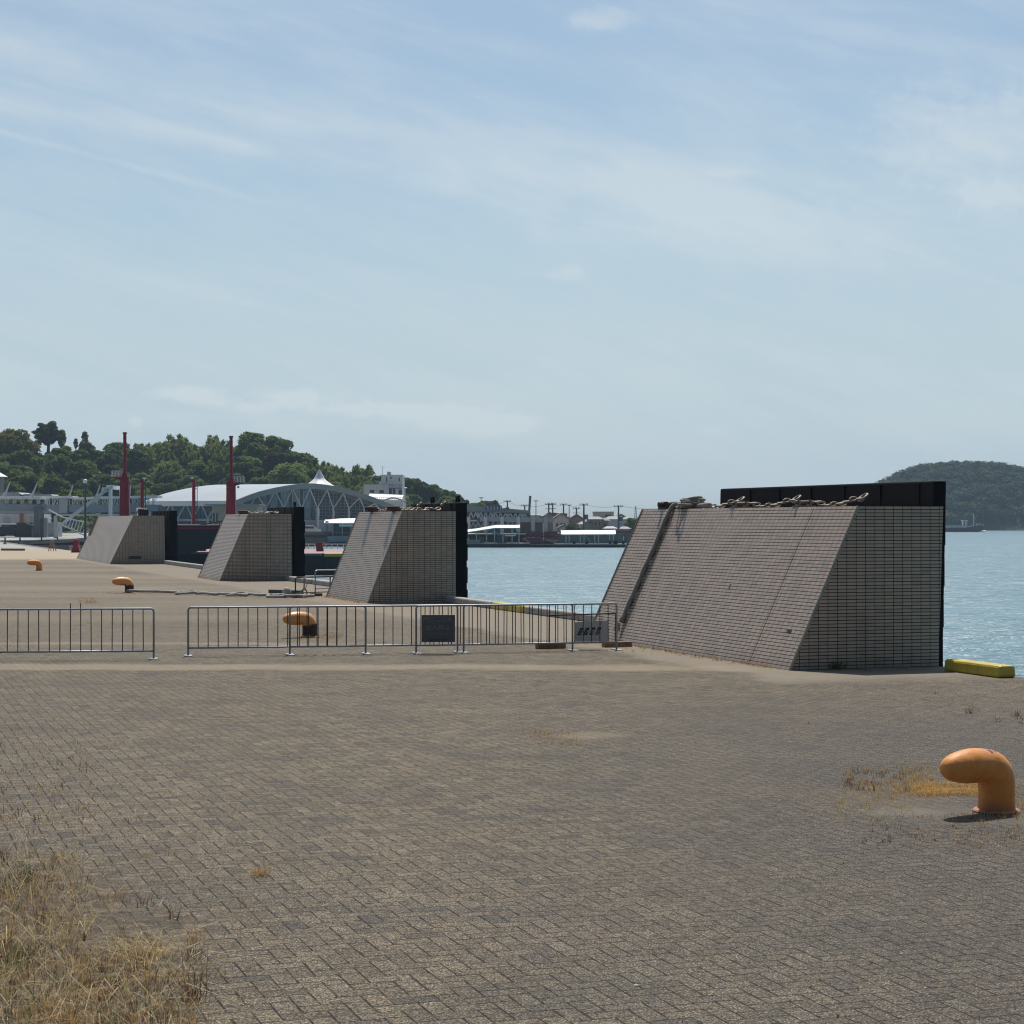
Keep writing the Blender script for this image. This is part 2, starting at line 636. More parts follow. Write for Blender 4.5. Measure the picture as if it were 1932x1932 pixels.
def mat_water():
    m, N, b, out = new_mat('sea_water')
    g = N.node('ShaderNodeNewGeometry')
    pos = g.outputs['Position']
    x, y, z = N.sep(pos)
    v1 = N.comb(N.mul(x, 0.55), N.mul(y, 1.0), 0.0)
    n1 = N.noise(v1, 1.1, 4, 0.62, dist=0.5)
    n2 = N.noise(v1, 0.16, 3, 0.5)
    n4 = N.noise(v1, 0.42, 4, 0.6, dist=0.4)
    n3 = N.noise(v1, 3.2, 3, 0.6)
    gust = N.noise(N.comb(N.mul(x, 0.02), N.mul(y, 0.03), 2.0), 1.0, 4, 0.6)
    h = N.add(N.add(N.add(N.mul(n1, 0.9), N.mul(n4, 2.0)), N.mul(n2, 2.4)), N.mul(n3, 0.16))
    h = N.mul(h, N.lin(gust, 0.35, 0.65, 0.65, 1.15))
    bp = N.bump(h, 1.0, 0.48)
    N.l.new(bp, b.inputs['Normal'])
    b.inputs['Base Color'].default_value = (0.080, 0.180, 0.220, 1)
    b.inputs['Roughness'].default_value = 0.30
    b.inputs['IOR'].default_value = 1.5
    return m


def mat_leaf(name, c0, c1, trans=0.38):
    m, N, b, out = new_mat(name)
    oi = N.node('ShaderNodeObjectInfo')
    g = N.node('ShaderNodeNewGeometry')
    n1 = N.noise(g.outputs['Position'], 0.45, 3, 0.6)
    n2 = N.noise(g.outputs['Position'], 2.6, 2, 0.6)
    k = N.add(N.add(N.mul(n1, 0.5), N.mul(n2, 0.5)), N.mul(N.sub(oi.outputs['Random'], 0.5), 0.35))
    col = N.mix(N.lin(k, 0.25, 0.75), c0, c1)
    N.l.new(col, b.inputs['Base Color'])
    b.inputs['Roughness'].default_value = 0.75
    b.inputs['Specular IOR Level'].default_value = 0.06
    tr = N.node('ShaderNodeBsdfTranslucent')
    N.l.new(col, tr.inputs['Color'])
    mx = N.node('ShaderNodeMixShader')
    mx.inputs[0].default_value = trans
    N.l.new(b.outputs[0], mx.inputs[1])
    N.l.new(tr.outputs[0], mx.inputs[2])
    N.l.new(mx.outputs[0], out.inputs['Surface'])
    return m


def mat_blades():
    m, N, b, out = new_mat('dry_grass_blades')
    at = N.node('ShaderNodeAttribute')
    at.attribute_name = 'blade'
    N.l.new(at.outputs['Color'], b.inputs['Base Color'])
    b.inputs['Roughness'].default_value = 0.7
    b.inputs['Specular IOR Level'].default_value = 0.2
    tr = N.node('ShaderNodeBsdfTranslucent')
    N.l.new(at.outputs['Color'], tr.inputs['Color'])
    mx = N.node('ShaderNodeMixShader')
    mx.inputs[0].default_value = 0.25
    N.l.new(b.outputs[0], mx.inputs[1])
    N.l.new(tr.outputs[0], mx.inputs[2])
    N.l.new(mx.outputs[0], out.inputs['Surface'])
    return m


M_PAVE = mat_pavers()
M_TILE = mat_tiles()
M_WATER = mat_water()
M_CONC = sm('quay_concrete', (0.30, 0.285, 0.255), 0.85, var=0.25, scale=0.8, dirt=0.5, dirtcol=(0.13, 0.12, 0.10), bump=0.3)
M_GROUND = sm('harbour_ground', (0.34, 0.325, 0.30), 0.9, var=0.22, scale=0.12, dirt=0.5, dirtcol=(0.20, 0.19, 0.17))
M_HILL = sm('hillside_earth', (0.035, 0.045, 0.020), 0.95, var=0.4, scale=0.3)
M_SEAWALL = sm('seawall_concrete', (0.16, 0.15, 0.125), 0.9, var=0.35, scale=0.4, dirt=0.7, dirtcol=(0.05, 0.05, 0.035), streak=True)
M_TRIM = sm('tile_edge_trim', (0.33, 0.30, 0.25), 0.5, var=0.2, scale=2.0, dirt=0.4, dirtcol=(0.12, 0.11, 0.09))
M_DARKJOINT = sm('joint_sealant', (0.03, 0.028, 0.026), 0.8)
M_FENDER = sm('fender_black_steel', (0.0045, 0.0048, 0.006), 0.7, var=0.4, scale=0.8, dirt=0.5, dirtcol=(0.014, 0.008, 0.006), streak=True, bump=0.1, spec=0.12)
M_RUBBER = sm('black_rubber', (0.005, 0.005, 0.006), 0.8, var=0.3, scale=3.0, bump=0.2, spec=0.12)
M_CHAIN = sm('rusty_galvanised_chain', (0.20, 0.165, 0.14), 0.55, 0.35, var=0.3, scale=9.0, dirt=0.75, dirtcol=(0.10, 0.045, 0.025))
M_ROPE = sm('grey_mooring_rope', (0.27, 0.265, 0.24), 0.9, var=0.3, scale=14.0, dirt=0.4, dirtcol=(0.10, 0.10, 0.085), bump=0.8)
M_ROPEW = sm('pale_rope', (0.36, 0.35, 0.32), 0.9, var=0.3, scale=8.0, dirt=0.6, dirtcol=(0.16, 0.16, 0.14), bump=0.6)
M_ORANGE = None
M_RUST = sm('bare_rusty_iron', (0.060, 0.032, 0.024), 0.75, var=0.5, scale=6.0, bump=0.4)
M_YELLOW = sm('yellow_curb_paint', (0.52, 0.40, 0.045), 0.5, var=0.2, scale=1.5, dirt=0.35, dirtcol=(0.20, 0.17, 0.05), streak=True)
M_CURB = sm('pale_curb_concrete', (0.34, 0.325, 0.30), 0.85, var=0.25, scale=1.5, dirt=0.4, dirtcol=(0.16, 0.15, 0.13))
M_PIPE = sm('galvanised_pipe', (0.30, 0.32, 0.36), 0.40, 0.55, var=0.22, scale=5.0, dirt=0.25, dirtcol=(0.14, 0.11, 0.10))
M_PIPED = sm('dark_rusted_pipe', (0.045, 0.032, 0.030), 0.7, 0.2, var=0.4, scale=6.0)
M_SIGNDARK = sm('faded_dark_sign', (0.090, 0.101, 0.110), 0.6, var=0.12, scale=3.0)
M_SIGNTEXT = sm('faded_sign_lettering', (0.185, 0.197, 0.207), 0.6, var=0.1)
M_BLACK = sm('black_lettering', (0.012, 0.012, 0.014), 0.6, var=0.1)
M_SIGNW = sm('white_sign_board', (0.50, 0.51, 0.52), 0.6, var=0.1, scale=4.0)
M_WOOD = sm('weathered_timber', (0.23, 0.13, 0.07), 0.85, var=0.35, scale=5.0, dirt=0.5, dirtcol=(0.08, 0.04, 0.025), bump=0.3)
M_RED = sm('red_steel_paint', (0.225, 0.006, 0.026), 0.5, var=0.2, scale=1.0, dirt=0.25, dirtcol=(0.10, 0.015, 0.02), streak=True)
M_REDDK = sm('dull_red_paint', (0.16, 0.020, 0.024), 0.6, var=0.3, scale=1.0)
M_PINK = sm('sun_faded_red_deck', (0.34, 0.19, 0.18), 0.7, var=0.2, scale=0.5)
M_HULL = sm('black_hull_paint', (0.006, 0.010, 0.012), 0.6, var=0.3, scale=0.6, dirt=0.3, dirtcol=(0.03, 0.03, 0.028), streak=True)
M_HULLG = sm('grey_hull_paint', (0.23, 0.28, 0.34), 0.5, var=0.12, scale=0.5)
M_WHITE = sm('white_painted_steel', (0.74, 0.76, 0.77), 0.45, var=0.08, scale=1.0, dirt=0.2, dirtcol=(0.45, 0.45, 0.43))
M_ROOFW = sm('white_membrane_roof', (0.82, 0.83, 0.82), 0.5, var=0.06, scale=0.4)
M_ROOFM = sm('pale_metal_roof', (0.44, 0.47, 0.485), 0.35, 0.2, var=0.10, scale=0.15, dirt=0.5, dirtcol=(0.40, 0.43, 0.45))
M_FASCIA = sm('grey_green_fascia', (0.20, 0.235, 0.235), 0.5, var=0.12, scale=0.5)
M_PANEL = sm('grey_cladding', (0.36, 0.39, 0.43), 0.55, var=0.12, scale=0.4, dirt=0.3, dirtcol=(0.17, 0.18, 0.19), streak=True)
M_PANELD = sm('dark_grey_cladding', (0.10, 0.115, 0.13), 0.6, var=0.2, scale=0.5)
M_GLASS = sm('dark_window_glass', (0.035, 0.055, 0.070), 0.10, var=0.3, scale=0.6)
M_GLASSB = sm('pale_blue_glazing', (0.13, 0.20, 0.25), 0.15, var=0.3, scale=0.7)
M_WALLW = sm('white_rendered_wall', (0.56, 0.57, 0.58), 0.8, var=0.10, scale=0.6, dirt=0.35, dirtcol=(0.36, 0.36, 0.36), streak=True)
M_WALLP = sm('salmon_rendered_wall', (0.54, 0.37, 0.29), 0.8, var=0.12, scale=0.5)
M_STEELW = sm('light_steel_truss', (0.52, 0.55, 0.57), 0.45, 0.1, var=0.1)
M_DARKMETAL = sm('dark_painted_metal', (0.045, 0.052, 0.058), 0.5, var=0.2)
M_BARK = sm('tree_bark', (0.065, 0.050, 0.036), 0.9, var=0.3, scale=2.0)
M_LAMPG = sm('frosted_lamp_globe', (0.80, 0.82, 0.82), 0.3, var=0.03)
M_BLUE = sm('blue_sign_paint', (0.05, 0.12, 0.32), 0.5, var=0.2, scale=2.0)
M_CARW = sm('white_car_paint', (0.70, 0.71, 0.72), 0.25, var=0.04)
M_CARD = sm('dark_car_paint', (0.05, 0.055, 0.065), 0.25, var=0.04)
M_TYRE = sm('car_tyre_rubber', (0.015, 0.015, 0.016), 0.8)
M_GREENC = sm('green_roof_sheet', (0.10, 0.25, 0.20), 0.5, var=0.15)
M_BLADE = mat_blades()
M_LEAFD = mat_leaf('dark_evergreen_leaves', (0.050, 0.078, 0.017), (0.190, 0.240, 0.055))
M_LEAFM = mat_leaf('green_broad_leaves', (0.072, 0.120, 0.028), (0.240, 0.310, 0.085))
M_LEAFB = mat_leaf('bamboo_leaves', (0.105, 0.150, 0.034), (0.300, 0.340, 0.095), 0.35)
M_LEAFY = mat_leaf('yellow_green_leaves', (0.110, 0.150, 0.015), (0.290, 0.310, 0.030), 0.3)
M_LEAFO = mat_leaf('olive_leaves', (0.070, 0.080, 0.014), (0.200, 0.190, 0.035), 0.3)
M_LEAFI = mat_leaf('island_leaves', (0.026, 0.044, 0.024), (0.062, 0.092, 0.044), 0.25)
M_LEAFR = mat_leaf('brownish_leaves', (0.055, 0.048, 0.028), (0.120, 0.105, 0.055), 0.25)

# ------------------------------------------------------------------ setting: ground, quay, water
SEA = -2.05
RZ = Matrix.Rotation(TH, 4, 'Z')
N_EDGE = 2.45
U_END = 128.0


def sheet(name, local, mat, kind='structure'):
    mb = MB()
    mb.poly([(a, b, c) for a, b, c in local])
    o = mb.build(name, mat, world=False)
    o.location = O
    o.rotation_euler = (0, 0, TH)
    ROOTM[o.name] = Matrix.Translation(O) @ RZ
    return tag(o, kind=kind)


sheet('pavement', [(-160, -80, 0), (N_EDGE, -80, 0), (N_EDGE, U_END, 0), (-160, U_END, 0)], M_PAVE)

mb = MB()
mb.box((1.6, -80, -3.2), (N_EDGE - 0.002, 205, -0.006))
o = mb.build('quay_wall', M_SEAWALL, world=False)
o.location = O
o.rotation_euler = (0, 0, TH)
tag(o, 'dark concrete quay wall dropping from the paved quay to the sea', 'quay wall')

SW0, SW1, SW2 = P(330, HZ, 318), P(880, HZ, 322), P(905, HZ, 344)
qe = Q(1.6, 200)
land = [Q(-160, U_END), Q(1.6, U_END), qe, (qe.x + 6, 232, 0), (SW0.x - 6, 318, 0), (SW1.x, 322, 0), (SW2.x, 344, 0), (36, 350, 0), (70, 700, 0), (-420, 700, 0), (-420, 60, 0)]
mb = MB()
mb.poly([(p[0], p[1], -0.004) for p in land])
tag(mb.build('ground', M_GROUND), kind='structure')

mb = MB()
edge = [qe, Vector((qe.x + 6, 232, 0)), Vector((SW0.x - 6, 318, 0)), Vector((SW1.x, 322, 0)), Vector((SW2.x, 344, 0)), Vector((36, 350, 0))]
for a, b in zip(edge[:-1], edge[1:]):
    a, b = Vector(a[:]), Vector(b[:])
    d = (b - a).normalized()
    s = Vector((d.y, -d.x, 0))
    top = -0.55 if a.y > 300 and a.x < SW1.x - 1 else -0.012
    mb.prism([(a.x, a.y, -3.2), (a.x, a.y, top), (a.x - s.x, a.y - s.y, top), (a.x - s.x, a.y - s.y, -3.2)], b - a)
mb.box((SW0.x + 4, 321.0, -0.5), (SW1.x, 321.4, 0.45))
tag(mb.build('seawall', M_SEAWALL), 'stained concrete seawall below the arched terminal building', 'seawall')

mb = MB()
mb.poly([(-620, -70, SEA), (900, -70, SEA), (900, 1500, SEA), (-620, 1500, SEA)])
tag(mb.build('sea', M_WATER), kind='structure')


# ------------------------------------------------------------------ tiled fender blocks
def tiled_block(u0, n0, L, h, w0, w1, n1, label):
    root = thing('tiled_block', label, 'tiled block', Q(n0, u0), TH, 'tiled blocks along the quay edge')
    A, B, C, D = (0, 0, 0), (w0, 0, 0), (w1, 0, h), (n1, 0, h)
    sh = lambda p: (p[0], L, p[2])
    mb = MB()
    uvf = lambda p: (p[0] + 3.1, p[2])
    mb.poly([A, B, C, D], [uvf(p) for p in (A, B, C, D)])
    mb.poly([sh(A), sh(D), sh(C), sh(B)], [uvf(p) for p in (A, D, C, B)])
    mb.poly([A, D, sh(D), sh(A)], [(0, 0), (0, h), (L, h), (L, 0)])
    mb.poly([D, C, sh(C), sh(D)], [(0, 0), (w1 - n1, 0), (w1 - n1, L), (0, L)])
    mb.poly([B, sh(B), sh(C), C], [(0, 0), (L, 0), (L, h), (0, h)])
    mb.build('tile_cladding', M_TILE, root, world=False)
    # bull-nosed corner pieces down both slanted edges
    mb = MB()
    n = 8
    a, b = Vector(A), Vector(D)
    for yy in (0.0, L):
        mb = MB()
        for k in range(n):
            p, q = a.lerp(b, (k + 0.012) / n), a.lerp(b, (k + 0.988) / n)
            p.y = q.y = yy
            mb.tube([p, q], 0.022, 8)
        mb.build('edge_trim', M_TRIM, root, world=False, smooth=False)
    return root


def on_slope(x, y, u0, n0, n1, h):
    """where the sight line through picture position x, y meets a block's slanted face (local coordinates)"""
    c = Vector((0, 0, CAM_H))
    d = Vector(((x - 966) / F, 1, (HZ - y) / F))
    p0 = Q(n0, u0)
    nn = Vector((-CT * h, -ST * h, n1))
    t = (p0 - c).dot(nn) / d.dot(nn)
    w = c + d * t - p0
    return Vector((w.x * CT + w.y * ST, -w.x * ST + w.y * CT, w.z))


BLK = [
    (0.0, 0.0, 8.0, 2.38, 2.47, 2.55, 1.12, 'largest brown tiled block with a thick grey rope down its slanted face, nearest the camera'),
    (23.7, 0.0, 4.6, 2.42, 2.42, 2.42, 0.95, 'brown tiled block standing alone behind the barriers, next after the largest block'),
    (43.6, -0.24, 4.5, 2.42, 2.66, 2.64, 1.05, 'grey tiled block between the black pipe frames and the red ramp'),
    (72.4, -0.50, 15.0, 2.45, 2.76, 2.72, 1.18, 'long grey tiled block with a dark nameplate and a dark groove, farthest from the camera'),
]
blocks = [tiled_block(*b) for b in BLK]
SX = lambda n1, h: Vector((n1, 0, h)).normalized()

# movement joint, missing tiles and repaired slot on the largest block
b0 = BLK[0]
sn = Vector((-b0[3], 0, b0[6])).normalized()
sa = Vector((b0[6], 0, b0[3])).normalized()
mb = MB()
pj = on_slope(1430, 1210, b0[0], b0[1], b0[6], b0[3])
mb.obox(Vector((b0[6] / 2, pj.y, b0[3] / 2)) + sn * 0.0008, sa * 1.28, (0, 0.006, 0), sn * 0.002)
mb.build('movement_joint', M_DARKJOINT, blocks[0], world=False)
mb = MB()
pj = on_slope(1489, 1191.5, b0[0], b0[1], b0[6], b0[3])
mb.obox(pj + sn * 0.0006, sa * 0.023, (0, 0.072, 0), sn * 0.002)
mb.build('missing_tile', M_DARKJOINT, blocks[0], world=False)
mb = MB()
pj = on_slope(1377, 1107, b0[0], b0[1], b0[6], b0[3])
mb.obox(pj + sn * 0.0006, sa * 0.045, (0, 0.016, 0), sn * 0.002)
mb.build('missing_tile', M_DARKJOINT, blocks[0], world=False)
# nameplate and groove of the far block
b3 = BLK[3]
mb = MB()
mb.box((0.92, -0.03, 0.25), (1.55, -0.002, 0.40))
mb.build('nameplate', M_DARKMETAL, blocks[3], world=False)
mb = MB()
sn3 = Vector((-b3[3], 0, b3[6])).normalized()
p0_, p1_ = on_slope(185, 975.5, *(b3[0], b3[1], b3[6], b3[3])), on_slope(171, 1010, *(b3[0], b3[1], b3[6], b3[3]))
mb.beam(p0_ + sn3 * 0.01, p1_ + sn3 * 0.01, 0.30, 0.05)
mb.build('groove', M_DARKJOINT, blocks[3], world=False)


# ------------------------------------------------------------------ black fender panels on the water side
def fender_panel(u0, u1, top, n0, n1, label, lugs=(), ribs=True, lean=0.0):
    root = thing('fender_panel', label, 'fender', Q(n0, u0, -1.6), TH, 'black fender panels behind the tiled blocks')
    L, W, H = u1 - u0, n1 - n0, top + 1.6
    mb = MB()
    mb.prism([(-lean, 0, 0), (W - lean, 0, 0), (W, 0, H), (0, 0, H)], (0, L, 0))
    mb.build('panel', M_FENDER, root, world=False, bevel=0.03)
    if ribs:
        k = 0.45
        while k < L - 0.2:
            mb = MB()
            mb.box((-0.022, k - 0.05, H - 1.1), (-0.003, k + 0.05, H - 0.04))
            mb.build('stiffener', M_FENDER, root, world=False)
            k += 1.15
    mb = MB()
    for k in range(6):
        z = 0.3 + k * (H - 0.9) / 5.6
        x = W - lean * (1 - z / H)
        mb.box((x - 0.01, 0.06, z), (x + 0.035, L - 0.06, z + 0.42))
    mb.build('rubber_facing', M_RUBBER, root, world=False)
    for k in lugs:
        mb = MB()
        c = Vector((W / 2, k, H + 0.09))
        mb.box((W / 2 - 0.03, k - 0.11, H - 0.01), (W / 2 + 0.03, k - 0.05, H + 0.13))
        mb.box((W / 2 - 0.03, k + 0.05, H - 0.01), (W / 2 + 0.03, k + 0.11, H + 0.13))
        mb.box((W / 2 - 0.03, k - 0.11, H + 0.13), (W / 2 + 0.03, k + 0.11, H + 0.18))
        mb.build('lifting_lug', M_FENDER, root, world=False)
    return root


fender_panel(0.30, 7.75, 2.765, 2.58, 2.80, 'long black fender panel behind the largest tiled block, with chains hooked to it', lean=0.10)
fender_panel(23.95, 28.3, 2.66, 2.5, 2.82, 'black fender panel with two lifting lugs behind the lone tiled block', lugs=(0.35, 2.7))
fender_panel(43.9, 48.6, 2.70, 2.55, 2.95, 'black fender panel with one lifting lug and sloped shoulder behind the third tiled block', lugs=(0.75,))
fender_panel(72.7, 78.8, 2.72, 2.5, 2.92, 'dark fender panel with a sunlit tan top behind the farthest tiled block')
# open guard frame beside the farthest panel
fp = Q(1.1, 72.9)
root = thing('guard_railing', 'pale zigzag guard railing with dark openings on top of the farthest tiled block', 'guard railing', Q(0.95, 73.0, 2.45), TH)
mb = MB()
top = 0.40
mb.beam((0, 0.0, top), (1.2, 5.0, top), 0.05)
for k in range(6):
    t = k / 5
    x, y = 1.2 * t, 5.0 * t
    mb.beam((x, y, 0), (x - 0.05 + 0.1, y + 0.5, top), 0.04)
    mb.beam((x + 0.02, y + 0.7, 0), (x + 0.05, y + 0.5, top), 0.035)
mb.build('rail', M_TRIM, root, world=False)
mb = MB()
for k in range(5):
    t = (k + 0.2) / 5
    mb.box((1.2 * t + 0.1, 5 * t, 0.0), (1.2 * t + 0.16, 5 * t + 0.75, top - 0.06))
mb.build('dark_opening_fill', M_FENDER, root, world=False)  # added sheets stand for the dark openings between the rails


# ------------------------------------------------------------------ chains and rope on the largest block
def chain(uw, label, coil=False):
    zt = BLK[0][3]
    root = thing('chain', label, 'chain', Q(1.25, uw, zt), TH, 'chains across the top of the largest block')
    root.scale = (0.9, 0.85, 0.8)
    mb = MB()      # anchor bracket with pin
    mb.cbox((0.02, 0.0, 0.012), (0.34, 0.24, 0.024))
    mb.cbox((-0.10, 0.0, 0.075), (0.03, 0.16, 0.13))
    mb.cbox((0.12, 0.0, 0.075), (0.03, 0.16, 0.13))
    mb.tube([(-0.17, 0, 0.09), (0.20, 0, 0.09)], 0.035, 10)
    mb.build('anchor_bracket', M_CHAIN, root, world=False)
    mb = MB()
    n = 9
    xs = [0.28 + 0.105 * k for k in range(n)]
    for k, x in enumerate(xs):
        t = k / (n - 1)
        z = 0.05 + (0.13 * max(0, t - 0.55) / 0.45) + 0.018 * math.sin(k * 2.1) + (0.05 if k == 0 else 0)
        y = 0.05 * math.sin(k * 1.3) + 0.05 * t
        if k % 2 == 0:
            ax, ay = (1, 0.15 * math.sin(k), 0.08), (0, 1, 0.1)
        else:
            ax, ay = (1, 0, 0.15), (0.1, 0.55, 0.85)
        mb.torus((x, y, max(z, 0.035 if k % 2 == 0 else 0.055)), 0.042, 0.017, ax, ay, 14, 7, 1.75)
    mb.build('link_row', M_CHAIN, root, world=False, smooth=True)
    mb = MB()
    mb.torus((1.21, 0.05, 0.20), 0.085, 0.026, (1, 0.2, 0.7), (0, 1, 0), 18, 8, 1.2)
    mb.tube([(1.16, -0.03, 0.14), (1.16, 0.13, 0.14)], 0.03, 8)
    mb.build('shackle', M_CHAIN, root, world=False, smooth=True)
    return root


chain(1.95, 'rusty chain nearest the slanted edge on top of the largest tiled block')
chain(4.2, 'rusty chain in the middle of the three on the largest tiled block')
chain(6.35, 'rusty chain beside the bundled rope on top of the largest tiled block')

zt = BLK[0][3]
ut = on_slope(1269, 962, b0[0], b0[1], b0[6], b0[3]).y
ub = on_slope(1177, 1175, b0[0], b0[1], b0[6], b0[3])
pts = []
off = sn * 0.045
n = 26
for k in range(n + 1):
    t = k / n
    p = Vector((b0[6], ut, zt)).lerp(ub, 1 - t)
    p.y += 0.03 * math.sin(t * 7.0) * (1 - t) + 0.015 * math.sin(t * 17)
    pts.append(p + off)
for k in range(1, 7):
    a = k / 6
    pts.append(Vector((b0[6] - 0.02 + 0.14 * math.sin(a * 1.4), ut - 0.10 * a, zt + 0.05 + 0.035 * math.sin(a * 3.1))))
for k in range(1, 16):
    a = k / 15
    pts.append(Vector((b0[6] + 0.13 + 0.16 * a, ut - 0.10 - 0.85 * a, zt + 0.05 + 0.012 * math.sin(a * 9))))
root = thing('rope', 'thick grey rope hanging down the slanted face of the largest tiled block', 'rope', Q(0, 0), TH)
mb = MB()
rr = [0.042 + 0.004 * math.sin(k * 1.7) for k in range(len(pts))]
rr[0] = 0.055
mb.tube(pts, rr, 10)
mb.build('strand', M_ROPE, root, world=False, smooth=True)
mb = MB()
e = pts[0]
for k in range(7):
    a = k * 0.9
    mb.tube([e, e + Vector((-0.05, 0.06 * math.sin(a * 2), -0.03)) + sn * 0.01, e + Vector((-0.10 - 0.02 * math.sin(a), 0.10 * math.sin(a * 2), -0.20 - 0.05 * math.cos(a * 3)))], [0.018, 0.014, 0.008], 6)
mb.build('frayed_end', M_ROPE, root, world=False)
mb = MB()
c = Vector((1.38, 6.25, zt))
for k in range(9):
    a = k * 0.7
    mb.torus(c + Vector((0.05 * math.sin(a * 3) - 0.2 + 0.02 * k, -0.05 + 0.035 * math.cos(a * 2), 0.05 + 0.014 * k)), 0.11 + 0.02 * math.sin(a * 5), 0.022, (1, 0.3 * math.sin(a), 0.2 * math.cos(a)), (0, 1, 0.3 * math.sin(a * 2)), 18, 7, 1.5)
tag(mb.build('rope_bundle', M_ROPE, loc=Q(0, 0), world=False, smooth=True), 'bundle of tangled grey rope lying on top of the largest tiled block', 'rope')
o = bpy.data.objects['rope_bundle']
o.rotation_euler = (0, 0, TH)
mb = MB()
mb.box((1.12, 6.95, zt + 0.0), (1.42, 7.30, zt + 0.035))
mb.tube([(1.05, 7.12, zt + 0.075), (1.46, 7.12, zt + 0.075)], 0.05, 10)
mb.box((1.15, 7.02, zt + 0.03), (1.20, 7.22, zt + 0.13))
mb.box((1.34, 7.02, zt + 0.03), (1.39, 7.22, zt + 0.13))
o = mb.build('anchor_bracket', M_RUST, loc=Q(0, 0), world=False)
o.rotation_euler = (0, 0, TH)
tag(o, 'dark iron bracket bolted on top of the largest tiled block, left of the rope bundle', 'bracket')


def scrap_chain(u0, n0, zt, label, m, rings=()):
    """chains lying on the smaller blocks"""
    root = thing('chain', label, 'chain', Q(n0, u0, zt), TH, 'chains on the farther tiled blocks')
    mb = MB()
    for k in range(m):
        t = k / m
        mb.torus((1.25 * t, 0.10 * math.sin(k * 1.9), 0.05 + (0.12 * max(0, t - 0.6)) + 0.02 * math.sin(k * 2.7)), 0.05, 0.022, (1, 0.3, 0.2 * math.cos(k * 2)), (0, 0.7, 0.6 * (k % 2)), 12, 6, 1.6)
    mb.build('link_row', M_CHAIN, root, world=False)
    mb = MB()
    mb.cbox((-0.1, 0, 0.05), (0.3, 0.3, 0.10))
    mb.tube([(-0.28, 0, 0.10), (0.06, 0, 0.10)], 0.05, 8)
    mb.build('anchor_bracket', M_RUST, root, world=False)
    for rx in rings:
        mb = MB()
        mb.torus((rx, 0.0, 0.22), 0.07, 0.03, (1, 0, 0.8), (0, 1, 0), 14, 7)
        mb.build('shackle', M_CHAIN, root, world=False)


scrap_chain(24.6, 1.05, 2.42, 'dark chain with a shackle across the lone tiled block, nearest its edge', 10, (1.3,))
scrap_chain(26.9, 1.05, 2.42, 'dark chain with a shackle at the far end of the lone tiled block', 10, (1.3,))
scrap_chain(45.3, 1.05, 2.42, 'tangled dark chain on top of the third tiled block', 10)


# ------------------------------------------------------------------ curbs on the quay edge
def curb(u0, u1, mat, label, group='low curb blocks along the quay edge', h=0.17):
    root_loc = Q(2.07, u0)
    mb = MB()
    L = u1 - u0
    mb.prism([(0, 0, 0.0), (0.02, 0, h), (0.27, 0, h), (0.29, 0, 0.0)], (0, L, 0))
    o = mb.build('curb_block', mat, loc=root_loc, world=False, bevel=0.035)
    o.rotation_euler = (0, 0, TH)
    tag(o, label, 'curb', group)
    return o


curb(-2.16, -0.76, M_YELLOW, 'yellow curb block beside the largest tiled block at the water edge')
greyl = 'low pale concrete curb block on the quay edge between the tiled blocks'
curb(17.4, 19.7, M_YELLOW, 'faded yellow curb block in the middle of a grey curb row behind the barriers')
for a, b in ((8.7, 11.3), (11.4, 14.0), (14.1, 17.3), (19.8, 23.6), (28.6, 32.0), (32.1, 35.5), (35.6, 39.0), (39.2, 43.4),
             (48.4, 52.2), (52.3, 56.2), (56.3, 60.2), (60.3, 64.2), (64.3, 68.2), (68.3, 72.2)):
    curb(a, b, M_CURB, greyl, h=0.19 if a > 40 else 0.17)
for a, b in ((86.5, 92.0), (92.1, 99.0)):
    curb(a, b, M_CURB, 'low pale concrete curb block on the quay edge beyond the farthest tiled block', h=0.22)


# ------------------------------------------------------------------ mooring bollards
def mat_bollard_worn():
    m, N, b, out = new_mat('worn_orange_paint')
    g = N.node('ShaderNodeNewGeometry')
    tc = N.node('ShaderNodeTexCoord')
    x, y, z = N.sep(tc.outputs['Object'])
    n1 = N.noise(g.outputs['Position'], 7.0, 5, 0.65)
    f = N.ss(N.add(z, N.mul(N.sub(n1, 0.5), 0.22)), 0.22, 0.26, 1.0, 0.0)
    col = N.mix(N.ss(n1, 0.5, 0.8, 0.0, 0.4), (0.76, 0.35, 0.115), (0.55, 0.21, 0.07))
    col = N.mix(f, col, (0.050, 0.026, 0.019))
    N.l.new(col, b.inputs['Base Color'])
    N.l.new(N.lin(f, 0, 1, 0.42, 0.85), b.inputs['Roughness'])
    return m


M_WORN = mat_bollard_worn()


